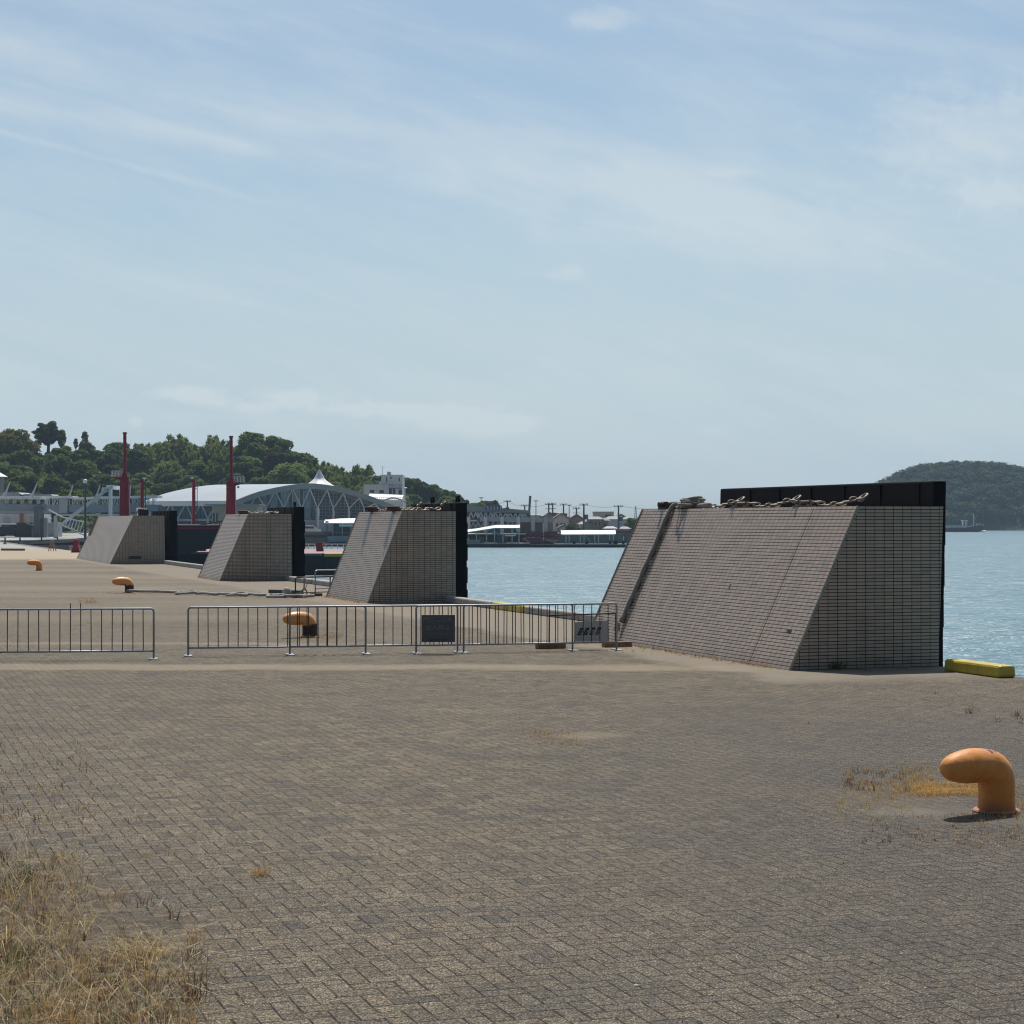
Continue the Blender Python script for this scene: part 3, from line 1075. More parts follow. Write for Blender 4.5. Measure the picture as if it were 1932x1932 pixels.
def mat_bollard():
    m, N, b, out = new_mat('orange_bollard_paint')
    g = N.node('ShaderNodeNewGeometry')
    tc = N.node('ShaderNodeTexCoord')
    x, y, z = N.sep(tc.outputs['Object'])
    n1 = N.noise(g.outputs['Position'], 6.0, 5, 0.6)
    n2 = N.noise(g.outputs['Position'], 28.0, 4, 0.65)
    col = N.mix(N.ss(n1, 0.35, 0.7), (0.80, 0.33, 0.080), (0.68, 0.245, 0.050))
    # scuffed pinkish crown of the bend and chipped spots, grime at the foot
    scuff = N.mul(N.ss(z, 0.42, 0.47), N.ss(N.m('ABSOLUTE', N.add(x, 0.06)), 0.20, 0.04))
    col = N.mix(N.mul(scuff, N.ss(n2, 0.36, 0.54)), col, (0.60, 0.33, 0.24))
    col = N.mix(N.ss(N.mul(n2, N.add(0.70, N.mul(scuff, 0.32))), 0.495, 0.52), col, (0.17, 0.055, 0.04))
    foot = N.ss(N.add(z, N.mul(N.sub(n1, 0.5), 0.16)), 0.14, 0.0)
    col = N.mix(N.mul(foot, 0.75), col, (0.24, 0.095, 0.05))
    drip = N.noise(N.comb(N.mul(x, 14.0), N.mul(y, 14.0), N.mul(z, 1.5)), 1.0, 4)
    col = N.mix(N.ss(drip, 0.52, 0.75, 0.0, 0.35), col, (0.40, 0.135, 0.045))
    N.l.new(col, b.inputs['Base Color'])
    b.inputs['Roughness'].default_value = 0.52
    b.inputs['Specular IOR Level'].default_value = 0.35
    N.l.new(N.bump(N.add(n1, N.mul(n2, 0.3)), 0.4, 0.02), b.inputs['Normal'])
    return m


M_ORANGE = mat_bollard()


def bollard(loc, label, mat, big=False):
    root = thing('mooring_bollard', label, 'bollard', loc, math.radians(32), 'orange mooring bollards along the quay')
    path = [(0, 0, 0.0, 0.150), (0, 0, 0.02, 0.137), (0, 0, 0.10, 0.133), (0, 0, 0.19, 0.134), (-0.004, 0, 0.24, 0.139), (-0.022, 0, 0.285, 0.141),
            (-0.055, 0, 0.320, 0.139), (-0.100, 0, 0.345, 0.131), (-0.135, 0, 0.352, 0.121), (-0.165, 0, 0.355, 0.125), (-0.24, 0, 0.357, 0.130), (-0.32, 0, 0.355, 0.126),
            (-0.39, 0, 0.354, 0.115), (-0.45, 0, 0.351, 0.101), (-0.495, 0, 0.349, 0.080), (-0.525, 0, 0.347, 0.058), (-0.540, 0, 0.346, 0.030), (-0.544, 0, 0.346, 0.006)]
    mb = MB()
    mb.tube([p[:3] for p in path], [p[3] for p in path], 32)
    o = mb.build('body', mat, root, world=False, smooth=True)
    s = o.modifiers.new('smooth', 'SUBSURF')
    s.levels = s.render_levels = 1
    mb = MB()
    mb.lathe((0, 0, 0), [(0.172, 0.0), (0.176, 0.010), (0.165, 0.020), (0.13, 0.026)], 28)
    mb.build('base_flange', M_FLANGE, root, world=False)
    return root


M_FLANGE = sm('flaking_pink_flange', (0.36, 0.17, 0.09), 0.75, var=0.4, scale=9.0, dirt=0.8, dirtcol=(0.06, 0.05, 0.045))
bollard(G(1880, 1531), 'orange mooring bollard in the right foreground with dry straw behind it', M_ORANGE, True)
bollard(G(584, 1202), 'orange mooring bollard with a rusty brown column standing behind the barriers', M_WORN)
bollard(G(244, 1118.5), 'orange mooring bollard with a mooring rope lying at its foot', M_WORN)
bollard(G(74, 1076.5), 'small distant orange mooring bollard on the left, clear of the barriers', M_ORANGE)


# ------------------------------------------------------------------ pipe barriers
def barrier(xa, ya, xb, yb, H, label, bars=17, back=0.0, r=0.0165, tall=(), low=0.13, feet=True, ga=None, gb=None):
    a = ga or G(xa, ya)
    b = gb or G(xb, yb)
    a.y += back
    b.y += back
    c = (a + b) / 2
    rz = math.atan2(b.y - a.y, b.x - a.x)
    root = thing('pipe_barrier', label, 'barrier', c, rz, 'steel pipe barriers across the quay')
    W = (b - a).length / 2
    q = 0.045
    mb = MB()
    pts = [(-W, 0, 0.01), (-W, 0, H - q)]
    for k in range(1, 5):
        t = k / 4 * math.pi / 2
        pts.append((-W + q - q * math.cos(t), 0, H - q + q * math.sin(t)))
    for k in range(0, 5):
        t = math.pi / 2 - k / 4 * math.pi / 2
        pts.append((W - q + q * math.cos(t), 0, H - q + q * math.sin(t)))
    pts.append((W, 0, 0.01))
    mb.tube(pts, r, 10)
    mb.build('frame', M_PIPE, root, world=False, smooth=True)
    mb = MB()
    mb.tube([(-W, 0, low), (W, 0, low)], r * 0.95, 8)
    mb.build('lower_rail', M_PIPE, root, world=False, smooth=True)
    for k in range(bars):
        x = -W + 2 * W * (k + 1) / (bars + 1)
        mb = MB()
        mb.tube([(x, 0, low), (x + 0.004 * math.sin(k * 5), 0, H + (0.09 if k in tall else 0.0))], 0.0075, 6)
        mb.build('bar', M_PIPED, root, world=False)
    if feet:
        for s in (-1, 1):
            mb = MB()
            mb.cbox((s * W, -0.0, 0.009), (0.12, 0.34, 0.016))
            mb.build('foot', M_PIPE, root, world=False, bevel=0.006)
    return root


barrier(-66, 1246.5, 290, 1244, 0.79, 'pipe barrier at the left standing apart with two bars poking above its rail', 17, tall=(9, 10))
barrier(355, 1238, 690, 1233.5, 0.775, 'pipe barrier whose left post stands left of the worn bollard', 17)
barrier(546, 1236, 863, 1231.5, 0.775, 'pipe barrier overlapping behind, with its left post just at the worn bollard', 17, back=0.06)
barrier(785.5, 1232.5, 1080, 1227.0, 0.775, 'pipe barrier carrying the dark square sign on its left half', 17, back=-0.05)
barrier(874.5, 1232, 1164, 1226.8, 0.775, 'pipe barrier at the right end, meeting the largest tiled block', 17, back=0.10)

# low frame on timber blocks with the white board
pa, pb = G(1036, 1223.5), G(1161, 1220.5)
root = thing('sign_stand', 'low rusty frame on timber blocks behind the right barrier', 'sign stand', (pa + pb) / 2, math.atan2(pb.y - pa.y, pb.x - pa.x))
W = (pb - pa).length / 2
mb = MB()
mb.tube([(-W, 0, 0.06), (-W, 0, 0.56), (W, 0, 0.575), (W, 0, 0.06)], 0.014, 8)
mb.tube([(-W + 0.42, 0, 0.08), (-W + 0.42, 0, 0.56)], 0.009, 6)
mb.build('frame', M_PIPED, root, world=False)
for s in (-1, 1):
    mb = MB()
    mb.cbox((s * W + 0.02, -0.02, 0.045), (0.50, 0.16, 0.09))
    mb.build('timber_foot', M_WOOD, root, world=False, bevel=0.008)

# text helper ---------------------------------------------------------------
DG = bpy.context.evaluated_depsgraph_get


def text_obj(name, body, size, mat, parent, loc, rot, width=None, height=None, ext=0.0015, shear=0.0, bold=0.0):
    cu = bpy.data.curves.new(name, 'FONT')
    cu.body = body
    cu.size = size
    cu.align_x = 'CENTER'
    cu.align_y = 'CENTER'
    cu.extrude = ext
    cu.shear = shear
    cu.offset = bold
    t = bpy.data.objects.new(name + '_tmp', cu)
    COL.objects.link(t)
    me = bpy.data.meshes.new_from_object(t.evaluated_get(DG()))
    bpy.data.objects.remove(t)
    bpy.data.curves.remove(cu)
    n = len(me.vertices)
    if n:
        co = np.empty(n * 3)
        me.vertices.foreach_get('co', co)
        co = co.reshape(-1, 3)
        ext_ = co.max(0) - co.min(0)
        mid = (co.max(0) + co.min(0)) / 2
        co -= mid
        if width: co[:, 0] *= width / max(ext_[0], 1e-6)
        if height: co[:, 1] *= height / max(ext_[1], 1e-6)
        me.vertices.foreach_set('co', co.ravel())
    me.materials.clear()
    me.materials.append(mat)
    o = bpy.data.objects.new(name, me)
    COL.objects.link(o)
    if parent: o.parent = parent
    o.location = loc
    o.rotation_euler = rot
    return o


# dark square sign on the barrier
d = 30.75
c = P(827, 1185.7, d)
root = thing('notice_sign', 'faded dark square sign hanging on the pipe barrier', 'sign', c, math.radians(1.2))
mb = MB()
mb.box((-0.272, -0.008, -0.222), (0.272, 0.008, 0.222))
mb.build('board', M_SIGNDARK, root, world=False, bevel=0.006)
R90 = (math.radians(90), 0, 0)
text_obj('lettering', '関係者以外', 0.1, M_SIGNTEXT, root, (-0.005, -0.0095, 0.142), R90, 0.475, 0.088, bold=0.002)
text_obj('lettering', '立入禁止', 0.1, M_SIGNTEXT, root, (-0.005, -0.0095, 0.018), R90, 0.40, 0.080, bold=0.002)
mb = MB()
for k in range(14):
    w = 0.010 + 0.008 * ((k * 7) % 3)
    mb.box((-0.20 + k * 0.030, -0.0105, -0.096 + 0.006 * ((k * 5) % 2)), (-0.20 + k * 0.030 + w, -0.0085, -0.084))
mb.build('small_print', M_SIGNTEXT, root, world=False)
mb = MB()
z0 = -0.195
mb.prism([(-0.13, -0.0105, z0), (-0.098, -0.0105, z0), (-0.098, -0.0105, z0 + 0.035)], (0, 0.002, 0))
for x, w, h in ((-0.075, 0.022, 0.034), (-0.045, 0.028, 0.026), (-0.005, 0.020, 0.022), (0.02, 0.014, 0.036), (0.05, 0.02, 0.036), (0.085, 0.022, 0.030), (0.11, 0.012, 0.034)):
    mb.prism([(x, -0.0105, z0), (x + w * 0.7, -0.0105, z0 + 0.004), (x + w, -0.0105, z0 + h), (x + w * 0.35, -0.0105, z0 + h)], (0, 0.002, 0))
mb.build('black_print', M_BLACK, root, world=False)

# white board wired to the low frame
c = P(1115, 1192.5, 31.85)
root = thing('striped_sign', 'white board with black slanted stripes wired to the low frame beside the largest block', 'sign', c, math.radians(2))
mb = MB()
mb.prism([(-0.285, -0.004, -0.172), (0.285, -0.004, -0.160), (0.282, -0.004, 0.186), (0.16, -0.004, 0.192), (-0.275, -0.004, 0.165)], (0, 0.008, 0))
mb.build('board', M_SIGNW, root, world=False)
mb = MB()
for k in range(4):
    x = -0.225 + k * 0.100
    z = -0.055 + k * 0.004
    mb.prism([(x - 0.01, -0.0065, z), (x + 0.055, -0.0065, z), (x + 0.105, -0.0065, z + 0.125), (x + 0.045, -0.0065, z + 0.125)], (0, 0.002, 0))
mb.build('stripe', M_BLACK, root, world=False)
text_obj('lettering', '立入禁止', 0.1, M_SIGNW, root, (-0.02, -0.0078, 0.010), R90, 0.36, 0.075, shear=0.15)
mb = MB()
mb.tube([(-0.22, -0.001, 0.16), (-0.20, 0.0, 0.21), (-0.23, 0.01, 0.262)], 0.005, 6)
mb.tube([(0.16, -0.001, 0.12), (0.185, 0.0, 0.20), (0.19, 0.01, 0.275)], 0.006, 6)
mb.build('wire_tie', M_BLACK, root, world=False)


# black pipe frames between the second and third block
def pipe_frame(xa, ya, xb, yb, H, label, mat, low, post=None, foot=True):
    a, b = G(xa, ya), G(xb, yb)
    root = thing('pipe_stand', label, 'pipe stand', (a + b) / 2, math.atan2(b.y - a.y, b.x - a.x), 'pipe frames beside the lone tiled block')
    W = (b - a).length / 2
    mb = MB()
    q = 0.06
    mb.tube([(-W, 0, 0.0), (-W, 0, H - q), (-W + q * 0.3, 0, H - q * 0.3), (-W + q, 0, H), (W - q, 0, H), (W, 0, H - q), (W, 0, 0.0)], 0.02, 8)
    mb.build('frame', mat, root, world=False)
    mb = MB()
    for z in low:
        mb.tube([(-W, 0, z), (W, 0, z)], 0.016, 6)
    mb.build('rail', mat, root, world=False)
    if post is not None:
        mb = MB()
        mb.tube([(post, 0, 0.0), (post, 0, H)], 0.02, 6)
        mb.build('post', mat, root, world=False)
    for s in (-1, 1):
        mb = MB()
        mb.cbox((s * (W - 0.02), -0.02, 0.04), (0.26, 0.24, 0.08))
        mb.build('foot', M_RUST, root, world=False)


pipe_frame(557.5, 1127.5, 652, 1124, 0.57, 'low black pipe frame with a hose loop hung on it', M_PIPED, (0.13,), 0.35)
pipe_frame(595, 1124.5, 690, 1121, 0.74, 'taller pale-topped pipe frame leaning against the lone tiled block', M_PIPE, (0.21,))
mb = MB()
c = G(574, 1127.5)
c.y -= 0.08
mb.torus(c + Vector((0, 0, 0.14)), 0.095, 0.022, (1, 0, 0), (0, 0.1, 1), 20, 8, 0.9)
mb.torus(c + Vector((0.01, -0.03, 0.15)), 0.10, 0.018, (1, 0.1, 0), (0, 0.15, 1), 20, 8, 0.75)
mb.tube([c + Vector((0, 0, 0.24)), c + Vector((0.012, 0, 0.40)), c + Vector((0.0, 0.02, 0.58))], 0.022, 8)
mb.tube([c + Vector((0.02, 0, 0.23)), c + Vector((0.09, 0, 0.36)), c + Vector((0.03, 0.02, 0.58))], 0.012, 6)
tag(mb.build('hose_loop', M_ROPE, loc=c, smooth=True), 'grey hose loop hanging from the low black pipe frame', 'hose')

# mooring rope lying on the quay, fid of rope, timber beam
keys = [(240, 1118.8), (262, 1119.2), (300, 1120.2), (330, 1121.2), (352, 1122.6), (372, 1122.4), (395, 1123.6), (415, 1124.6), (438, 1125.4), (450, 1125.8), (470, 1125.6), (490, 1126.6), (512, 1126.8), (530, 1127.5), (550, 1128.2), (575, 1128.6), (600, 1129.2)]
pts = []
for (x0, y0), (x1, y1) in zip(keys[:-1], keys[1:]):
    for k in range(4):
        t = k / 4
        p = G(x0 + (x1 - x0) * t, y0 + (y1 - y0) * t + 0.25 * math.sin((x0 + t * 20) * 0.21))
        p.z = 0.045 + 0.03 * abs(math.sin(x0 * 0.11 + t))
        pts.append(p)
mb = MB()
mb.tube(pts, 0.042, 8)
for c0 in ((352, 1122.4), (448, 1125.2)):
    g = G(*c0)
    for k in range(2):
        mb.torus(g + Vector((0.1 * k - 0.1, 0.05 * k, 0.05 + 0.03 * k)), 0.15 + 0.03 * k, 0.03, (1, 0.2 * k, 0.05), (0, 1, 0.12 * k), 18, 6, 1.5)
tag(mb.build('mooring_rope', M_ROPEW, loc=pts[0], smooth=True), 'long pale mooring rope lying across the quay from an orange bollard', 'rope')
mb = MB()
g = G(521, 1127.5)
mb.torus(g + Vector((0, 0, 0.05)), 0.20, 0.04, (1, 0, 0), (0, 1, 0.12), 24, 8, 1.3)
tag(mb.build('rope_ring', M_ROPEW, loc=g, smooth=True), 'pale rope ring lying at the end of the mooring rope by the timber beam', 'rope ring')
mb = MB()
a, b = G(511, 1124.5), G(568, 1126.5)
mb.beam(a + Vector((0, 0, 0.10)), b + Vector((0, 0, 0.10)), 0.2, 0.18)
tag(mb.build('timber_beam', M_DARKMETAL, loc=(a + b) / 2), 'dark timber beam lying on the quay beside the low black pipe frame', 'beam')
mb = MB()
g = G(541, 1126.8)
mb.lathe(g, [(0.10, 0.0), (0.13, 0.05), (0.13, 0.17), (0.10, 0.25), (0.03, 0.28)], 14)
tag(mb.build('float_buoy', M_ROPEW, loc=g, smooth=True), 'small pale round float resting beside the timber beam', 'float')


# ------------------------------------------------------------------ dry grass and weeds
STRAW = [(0.58, 0.43, 0.21), (0.68, 0.55, 0.32), (0.48, 0.33, 0.15), (0.36, 0.24, 0.12), (0.72, 0.61, 0.38)]
BROWN = [(0.12, 0.085, 0.05), (0.10, 0.095, 0.05), (0.20, 0.115, 0.06), (0.26, 0.14, 0.07), (0.30, 0.17, 0.08), (0.16, 0.10, 0.055), (0.34, 0.13, 0.08)]
GOLD = [(0.62, 0.38, 0.12), (0.52, 0.29, 0.09), (0.68, 0.47, 0.19), (0.40, 0.20, 0.075)]
GREEN = [(0.09, 0.14, 0.03), (0.13, 0.17, 0.045), (0.06, 0.10, 0.025), (0.17, 0.18, 0.06)]


STRAWG = [(0.74, 0.50, 0.19), (0.66, 0.41, 0.13), (0.80, 0.60, 0.29), (0.50, 0.27, 0.09)]


class Blades:
    def __init__(self):
        self.v, self.f, self.c = [], [], []

    def blade(self, p, h, w, lean, az, col, bend=1.0):
        """one bent blade of grass: two segments and a tip"""
        dx, dy = math.cos(az), math.sin(az)
        fa = rng.uniform(0, 6.283)
        sx, sy = math.cos(fa) * w / 2, math.sin(fa) * w / 2
        b = len(self.v)
        p1 = (p[0] + dx * lean * 0.30 * h, p[1] + dy * lean * 0.30 * h, p[2] + h * 0.5)
        z2 = h * (1.0 - 0.35 * min(lean * bend, 2.2))
        p2 = (p[0] + dx * lean * h, p[1] + dy * lean * h, p[2] + max(z2, 0.01))
        self.v += [(p[0] - sx, p[1] - sy, p[2]), (p[0] + sx, p[1] + sy, p[2]), (p1[0] - sx * .8, p1[1] - sy * .8, p1[2]), (p1[0] + sx * .8, p1[1] + sy * .8, p1[2]), p2]
        self.f += [(b, b + 1, b + 3, b + 2), (b + 2, b + 3, b + 4)]
        self.c += [col] * 5

    def tuft(self, p, n, r, h, pal, lean=(0.1, 0.9), w=(0.0022, 0.0048)):
        for _ in range(n):
            a = rng.uniform(0, 6.283)
            q = abs(rng.normal(0, r))
            col = pal[rng.integers(len(pal))]
            k = rng.uniform(0.8, 1.2)
            self.blade((p[0] + q * math.cos(a), p[1] + q * math.sin(a), p[2]), h * rng.uniform(0.45, 1.15), rng.uniform(*w),
                       rng.uniform(*lean), a + rng.normal(0, 0.8), tuple(x * k for x in col))

    def build(self, name, loc=(0, 0, 0)):
        me = bpy.data.meshes.new(name)
        L = Vector(loc)
        me.from_pydata([(x - L.x, y - L.y, z - L.z) for x, y, z in self.v], [], self.f)
        ca = me.color_attributes.new('blade', 'FLOAT_COLOR', 'POINT')
        arr = np.ones((len(self.v), 4), np.float32)
        arr[:, :3] = np.array(self.c, np.float32)
        ca.data.foreach_set('color', arr.ravel())
        me.materials.append(M_BLADE)
        o = bpy.data.objects.new(name, me)
        o.location = loc
        COL.objects.link(o)
        return o


def pick(*w):
    """palette by weights straw, brown, gold, green"""
    k = rng.choice(4, p=np.array(w) / sum(w))
    return (STRAW, BROWN, GOLD, GREEN)[k]


B = Blades()
# picture region of the dry grass: left of a line running from (0,1555) to (430,1932)
cnt = 0
while cnt < 1600:
    x, y = rng.uniform(-260, 470), rng.uniform(1480, 2060)
    edge_x = 40 + (y - 1560) * 1.02 + 38 * math.sin(y * 0.035) if y > 1560 else -30 + (y - 1480) * 0.6
    s = (edge_x - x) / 120.0
    keep = 0.04 if s < -0.4 else (0.16 if s < 0 else min(0.35 + s * 0.6, 1.0))
    if rng.uniform() > keep * (0.55 if y < 1600 else 1):
        continue
    cnt += 1
    g = G(x, y)
    sz = 1.0 if s > 0 else 0.6
    gk = 1.2 if (x < 60 and y > 1640) else 0.16
    kind = rng.uniform()
    if kind < 0.30:       # loose straw lying about
        for _ in range(5):
            B.blade((g.x + rng.normal(0, .06), g.y + rng.normal(0, .06), rng.uniform(0, .02)), rng.uniform(.08, .22) * sz, rng.uniform(.002, .0042), rng.uniform(1.4, 2.6), rng.uniform(0, 6.28), STRAW[rng.integers(5)])
    else:
        pal = pick(0.95, 1.2, 0.35, gk)
        B.tuft(g, int(rng.integers(7, 17)), 0.035, rng.uniform(0.05, 0.15) * sz, pal)
# longer bleached clump near (330,1830) and a reddish one
for (x, y, n, h, pal, r, lean) in ((300, 1805, 90, .20, STRAW, .10, (.8, 2.0)), (345, 1850, 70, .22, STRAW, .08, (.7, 1.8)), (255, 1815, 60, .16, STRAW, .12, (.9, 2.2)), (370, 1885, 36, .22, BROWN, .035, (.1, .5)),
                                   (362, 1812, 22, .12, BROWN, .03, (.1, .6)), (368, 1778, 22, .12, GOLD, .03, (.1, .8)), (150, 1745, 60, .15, STRAW, .12, (.9, 2.2)), (120, 1620, 40, .14, STRAW, .10, (.5, 1.6)), (20, 1700, 60, .18, STRAW, .15, (.4, 1.6)),
                                   (330, 1735, 16, .10, BROWN, .02, (.1, .5)), (10, 1830, 60, .16, GREEN, .12, (.2, .9)), (60, 1800, 25, .12, GREEN, .06, (.2, .9)), (205, 1700, 40, .12, GOLD, .08, (.3, 1.2))):
    B.tuft(G(x, y), n, r, h, pal, lean)
tag(B.build('dry_grass', G(150, 1760)), kind='stuff')

B = Blades()
def scatter(x0, x1, y0, y1, n, pal, h, m=8, r=0.03, lean=(0.1, 0.8)):
    for _ in range(n):
        B.tuft(G(rng.uniform(x0, x1), rng.uniform(y0, y1)), m, r, h * rng.uniform(.6, 1.2), pal, lean)
# thick straw mat behind the near bollard, thinner weeds round it
scatter(1725, 1850, 1480, 1503, 170, STRAWG, .055, 15, .04, (.2, 1.4))
scatter(1680, 1770, 1468, 1499, 80, STRAWG, .05, 9, .03)
scatter(1590, 1740, 1455, 1495, 60, BROWN, .055, 7)
scatter(1590, 1760, 1452, 1500, 90, STRAWG, .05, 8, .05)
scatter(1560, 1720, 1500, 1560, 40, STRAWG, .035, 6, .06)
scatter(1860, 1990, 1490, 1545, 50, STRAWG, .05, 8, .05)
scatter(1700, 1990, 1545, 1605, 70, STRAWG, .03, 6, .06)
scatter(1690, 1790, 1440, 1462, 34, STRAWG, .04, 6)
scatter(1580, 1720, 1500, 1530, 44, STRAWG, .04, 6)
scatter(1620, 1932, 1540, 1600, 70, BROWN, .035, 6)
scatter(1700, 1932, 1536, 1552, 40, GOLD, .03, 6)
scatter(1880, 1990, 1340, 1365, 22, BROWN, .05, 7)
scatter(1890, 1960, 1480, 1545, 20, GOLD, .05, 7)
scatter(1740, 1860, 1308, 1345, 26, GOLD, .04, 6)
for x, y, n, h in ((1832, 1346, 34, .10), (1763, 1309, 20, .07), (1918, 1352, 28, .12), (1880, 1357, 16, .07), (1652, 1405, 5, .14), (1845, 1420, 10, .05)):
    B.tuft(G(x, y), n, .035, h, BROWN if n > 20 else GOLD)
# pale patch in the middle of the paving
scatter(995, 1095, 1378, 1408, 60, GOLD, .04, 7, .05, (.4, 1.6))
scatter(960, 1030, 1376, 1390, 20, STRAW, .03, 5, .05, (.8, 2))
# lone dry tuft
for x, y in ((496, 1652), (488, 1650)):
    B.tuft(G(x, y), 30, .03, .07, GOLD, (.2, 1.4))
B.tuft(G(505, 1652), 9, .02, .22, STRAW, (.3, .9), (.002, .004))
B.tuft(G(480, 1655), 8, .02, .22, STRAW, (1.6, 2.4), (.002, .004))
# along the foot of the largest block
for _ in range(170):
    u = rng.uniform(0.1, 8.0)
    B.tuft(Q(-0.03 - abs(rng.normal(0, .10)), u), 8, .03, rng.uniform(.03, .11), pick(.6, .7, 1.2, .12))
for _ in range(40):
    B.tuft(Q(-0.35 - abs(rng.normal(0, .25)), rng.uniform(3.5, 8.3)), 6, .03, rng.uniform(.03, .07), STRAW)
for x, y, n, h, r in ((1575, 1262, 160, .16, .10), (1515, 1263, 60, .20, .04), (1497, 1264, 50, .10, .05), (1540, 1263, 20, .06, .06), (1620, 1263, 30, .05, .10), (1700, 1262, 12, .04, .1)):
    B.tuft(G(x, y), n, r, h, GREEN, (.1, .9), (.008, .02) if h > .12 else (.004, .008))
# around the farther bollards and blocks
scatter(540, 660, 1196, 1206, 60, GOLD, .09, 8, .06)
scatter(195, 360, 1117, 1122, 90, GOLD, .07, 8, .10)
scatter(235, 300, 1123, 1126, 20, GOLD, .04, 6, .10)
scatter(150, 185, 1134, 1140, 40, GOLD, .10, 8, .10)
scatter(140, 180, 1128, 1131, 12, GOLD, .06, 8, .10)
for _ in range(60):
    B.tuft(Q(-0.05 - abs(rng.normal(0, .12)), rng.uniform(23.7, 28.2)), 8, .06, rng.uniform(.05, .14), GOLD)
for _ in range(50):
    B.tuft(Q(-0.15 - abs(rng.normal(0, .12)), rng.uniform(43.6, 48)), 8, .06, rng.uniform(.08, .2), GOLD)
# stray weeds in the joints everywhere near
for _ in range(260):
    x, y = rng.uniform(-40, 1960), rng.uniform(1290, 1930)
    if rng.uniform() > ((0.9 if x < 300 or x > 1500 else 0.15)):
        continue
    B.tuft(G(x, y), int(rng.integers(2, 6)), .015, rng.uniform(.015, .05), pick(1, 1, .8, .1))
for _ in range(120):
    x, y = rng.uniform(-20, 180), rng.uniform(1400, 1580)
    B.tuft(G(x, y), int(rng.integers(4, 9)), .025, rng.uniform(.03, .10), pick(1, 1, .5, .1))
tag(B.build('weeds', G(1000, 1400)), kind='stuff')

# small pale pebbles and shell bits on the paving
mb = MB()
spots = [(905, 1513), (1243, 1577), (1818, 1480), (1566, 1353), (1503, 1379), (1490, 1400), (1250, 1400), (1060, 1500), (700, 1450), (820, 1330), (860, 1335), (560, 1290), (1330, 1470), (1700, 1800), (1200, 1860), (640, 1720), (1470, 1560), (80, 1690), (330, 1735), (250, 1790)]
for x, y in spots:
    g = G(x, y)
    s = rng.uniform(0.006, 0.014)
    mb.lathe(g, [(s, 0.0), (s * 1.1, s * 0.3), (s * 0.6, s * 0.6)], 7, rng.uniform(0, 6))
tag(mb.build('pebbles', M_CURB), kind='stuff')

# ------------------------------------------------------------------ red landing stage beyond the blocks
def K(d):
    return d / F      # metres per 1932-unit at distance d


root = thing('landing_pontoon', 'black hulled landing pontoon with a faded red deck moored beyond the tiled blocks', 'pontoon', (-24, 158, SEA))
x0, x1 = P(250, HZ, 149).x, P(690, HZ, 149).x
mb = MB()
mb.box((x0, 149, SEA - 0.8), (x1, 171, -0.42))
mb.build('hull', M_HULL, root)
mb = MB()
mb.box((x0, 149.0, -0.418), (x1, 171, -0.34))
mb.build('deck', M_PINK, root)
mb = MB()
mb.tube([P(612, HZ, 148.8) + Vector((0, 0, -2.62)), P(690, HZ, 148.8) + Vector((0, 0, -2.62))], 0.16, 8)
mb.build('bumper', M_YELLOW, root)
mb = MB()
mb.tube([P(560, HZ, 148.85) + Vector((0, 0, -2.60)), P(608, HZ, 148.85) + Vector((0, 0, -2.60))], 0.13, 8)
mb.build('rubbing_strip', M_PANELD, root)
mb = MB()
for k in range(12):
    a = P(560 + 11 * k, HZ, 170.6)
    mb.beam((a.x, a.y, -0.34), (a.x, a.y, 0.12), 0.06)
a, b = P(560, HZ, 170.6), P(690, HZ, 170.6)
mb.beam((a.x, a.y, 0.12), (b.x, b.y, 0.12), 0.07)
mb.build('railing', M_WHITE, root)
mb = MB()
a = P(603, HZ, 158)
mb.prism([(a.x - .28, a.y, -.34), (a.x + .32, a.y, -.34), (a.x + .22, a.y, 0.22), (a.x + .3, a.y, 0.42), (a.x - .42, a.y, 0.42), (a.x - .3, a.y, 0.26)], (0, 0.5, 0))
mb.build('bitt', M_REDDK, root)
mb = MB()
a = P(604, HZ, 148.9)
for s in (-.3, .3):
    mb.beam((a.x + s, a.y, SEA), (a.x + s, a.y, -.45), 0.07)
for k in range(7):
    mb.beam((a.x - .3, a.y, SEA + .2 + .22 * k), (a.x + .3, a.y, SEA + .2 + .22 * k), 0.05)
mb.build('ladder', M_HULL, root)
mb = MB()
a = P(383, HZ, 160)
mb.cbox((a.x, a.y, -0.12), (0.5, 0.4, 0.44))
mb.build('deck_box', M_REDDK, root)

root = thing('loading_ramp', 'raised black loading ramp with a red deck edge between two tiled blocks', 'ramp', (-22, 146, 0))
d = 146.5
prof = [P(262, 991.5, d), P(428, 991.5, d), P(428, 1033, d), P(402, 1034, d), P(378, 1037.5, d), P(346, 1047, d), P(262, 1047, d)]
mb = MB()
mb.prism(prof, (0, 1.6, 0))
mb.prism([P(262, 993.5, d + 1.6), P(428, 993.5, d + 1.6), P(428, 1002, d + 1.6), P(262, 1002, d + 1.6)], (0, 9.0, 0))
mb.build('side_girder', M_HULL, root)
mb = MB()
a, b = P(262, 990.0, d - 0.1), P(413, 990.0, d - 0.1)
mb.box((a.x, d - 0.12, a.z - 0.10), (b.x, d + 10.5, a.z + 0.02))
mb.build('deck_edge', M_PINK, root)
mb = MB()
a, b = P(262, 993.5, d - 0.02), P(428, 993.5, d - 0.02)
mb.box((a.x, d - 0.04, a.z - 0.20), (b.x, d + 0.02, a.z - 0.02))
mb.build('girder_flange', M_RED, root)
mb = MB()
rail = [P(359, 992, d), P(375, 990.5, d), P(390, 988.5, d), P(405, 986.0, d), P(418, 983.2, d), P(428, 982, d)]
mb.tube(rail, 0.04, 6)
for x in range(406, 430, 4):
    y = 986.0 - (x - 405) * 0.17
    mb.beam(P(x, 992, d), P(x, y, d), 0.05)
mb.build('railing', M_PIPED, root)


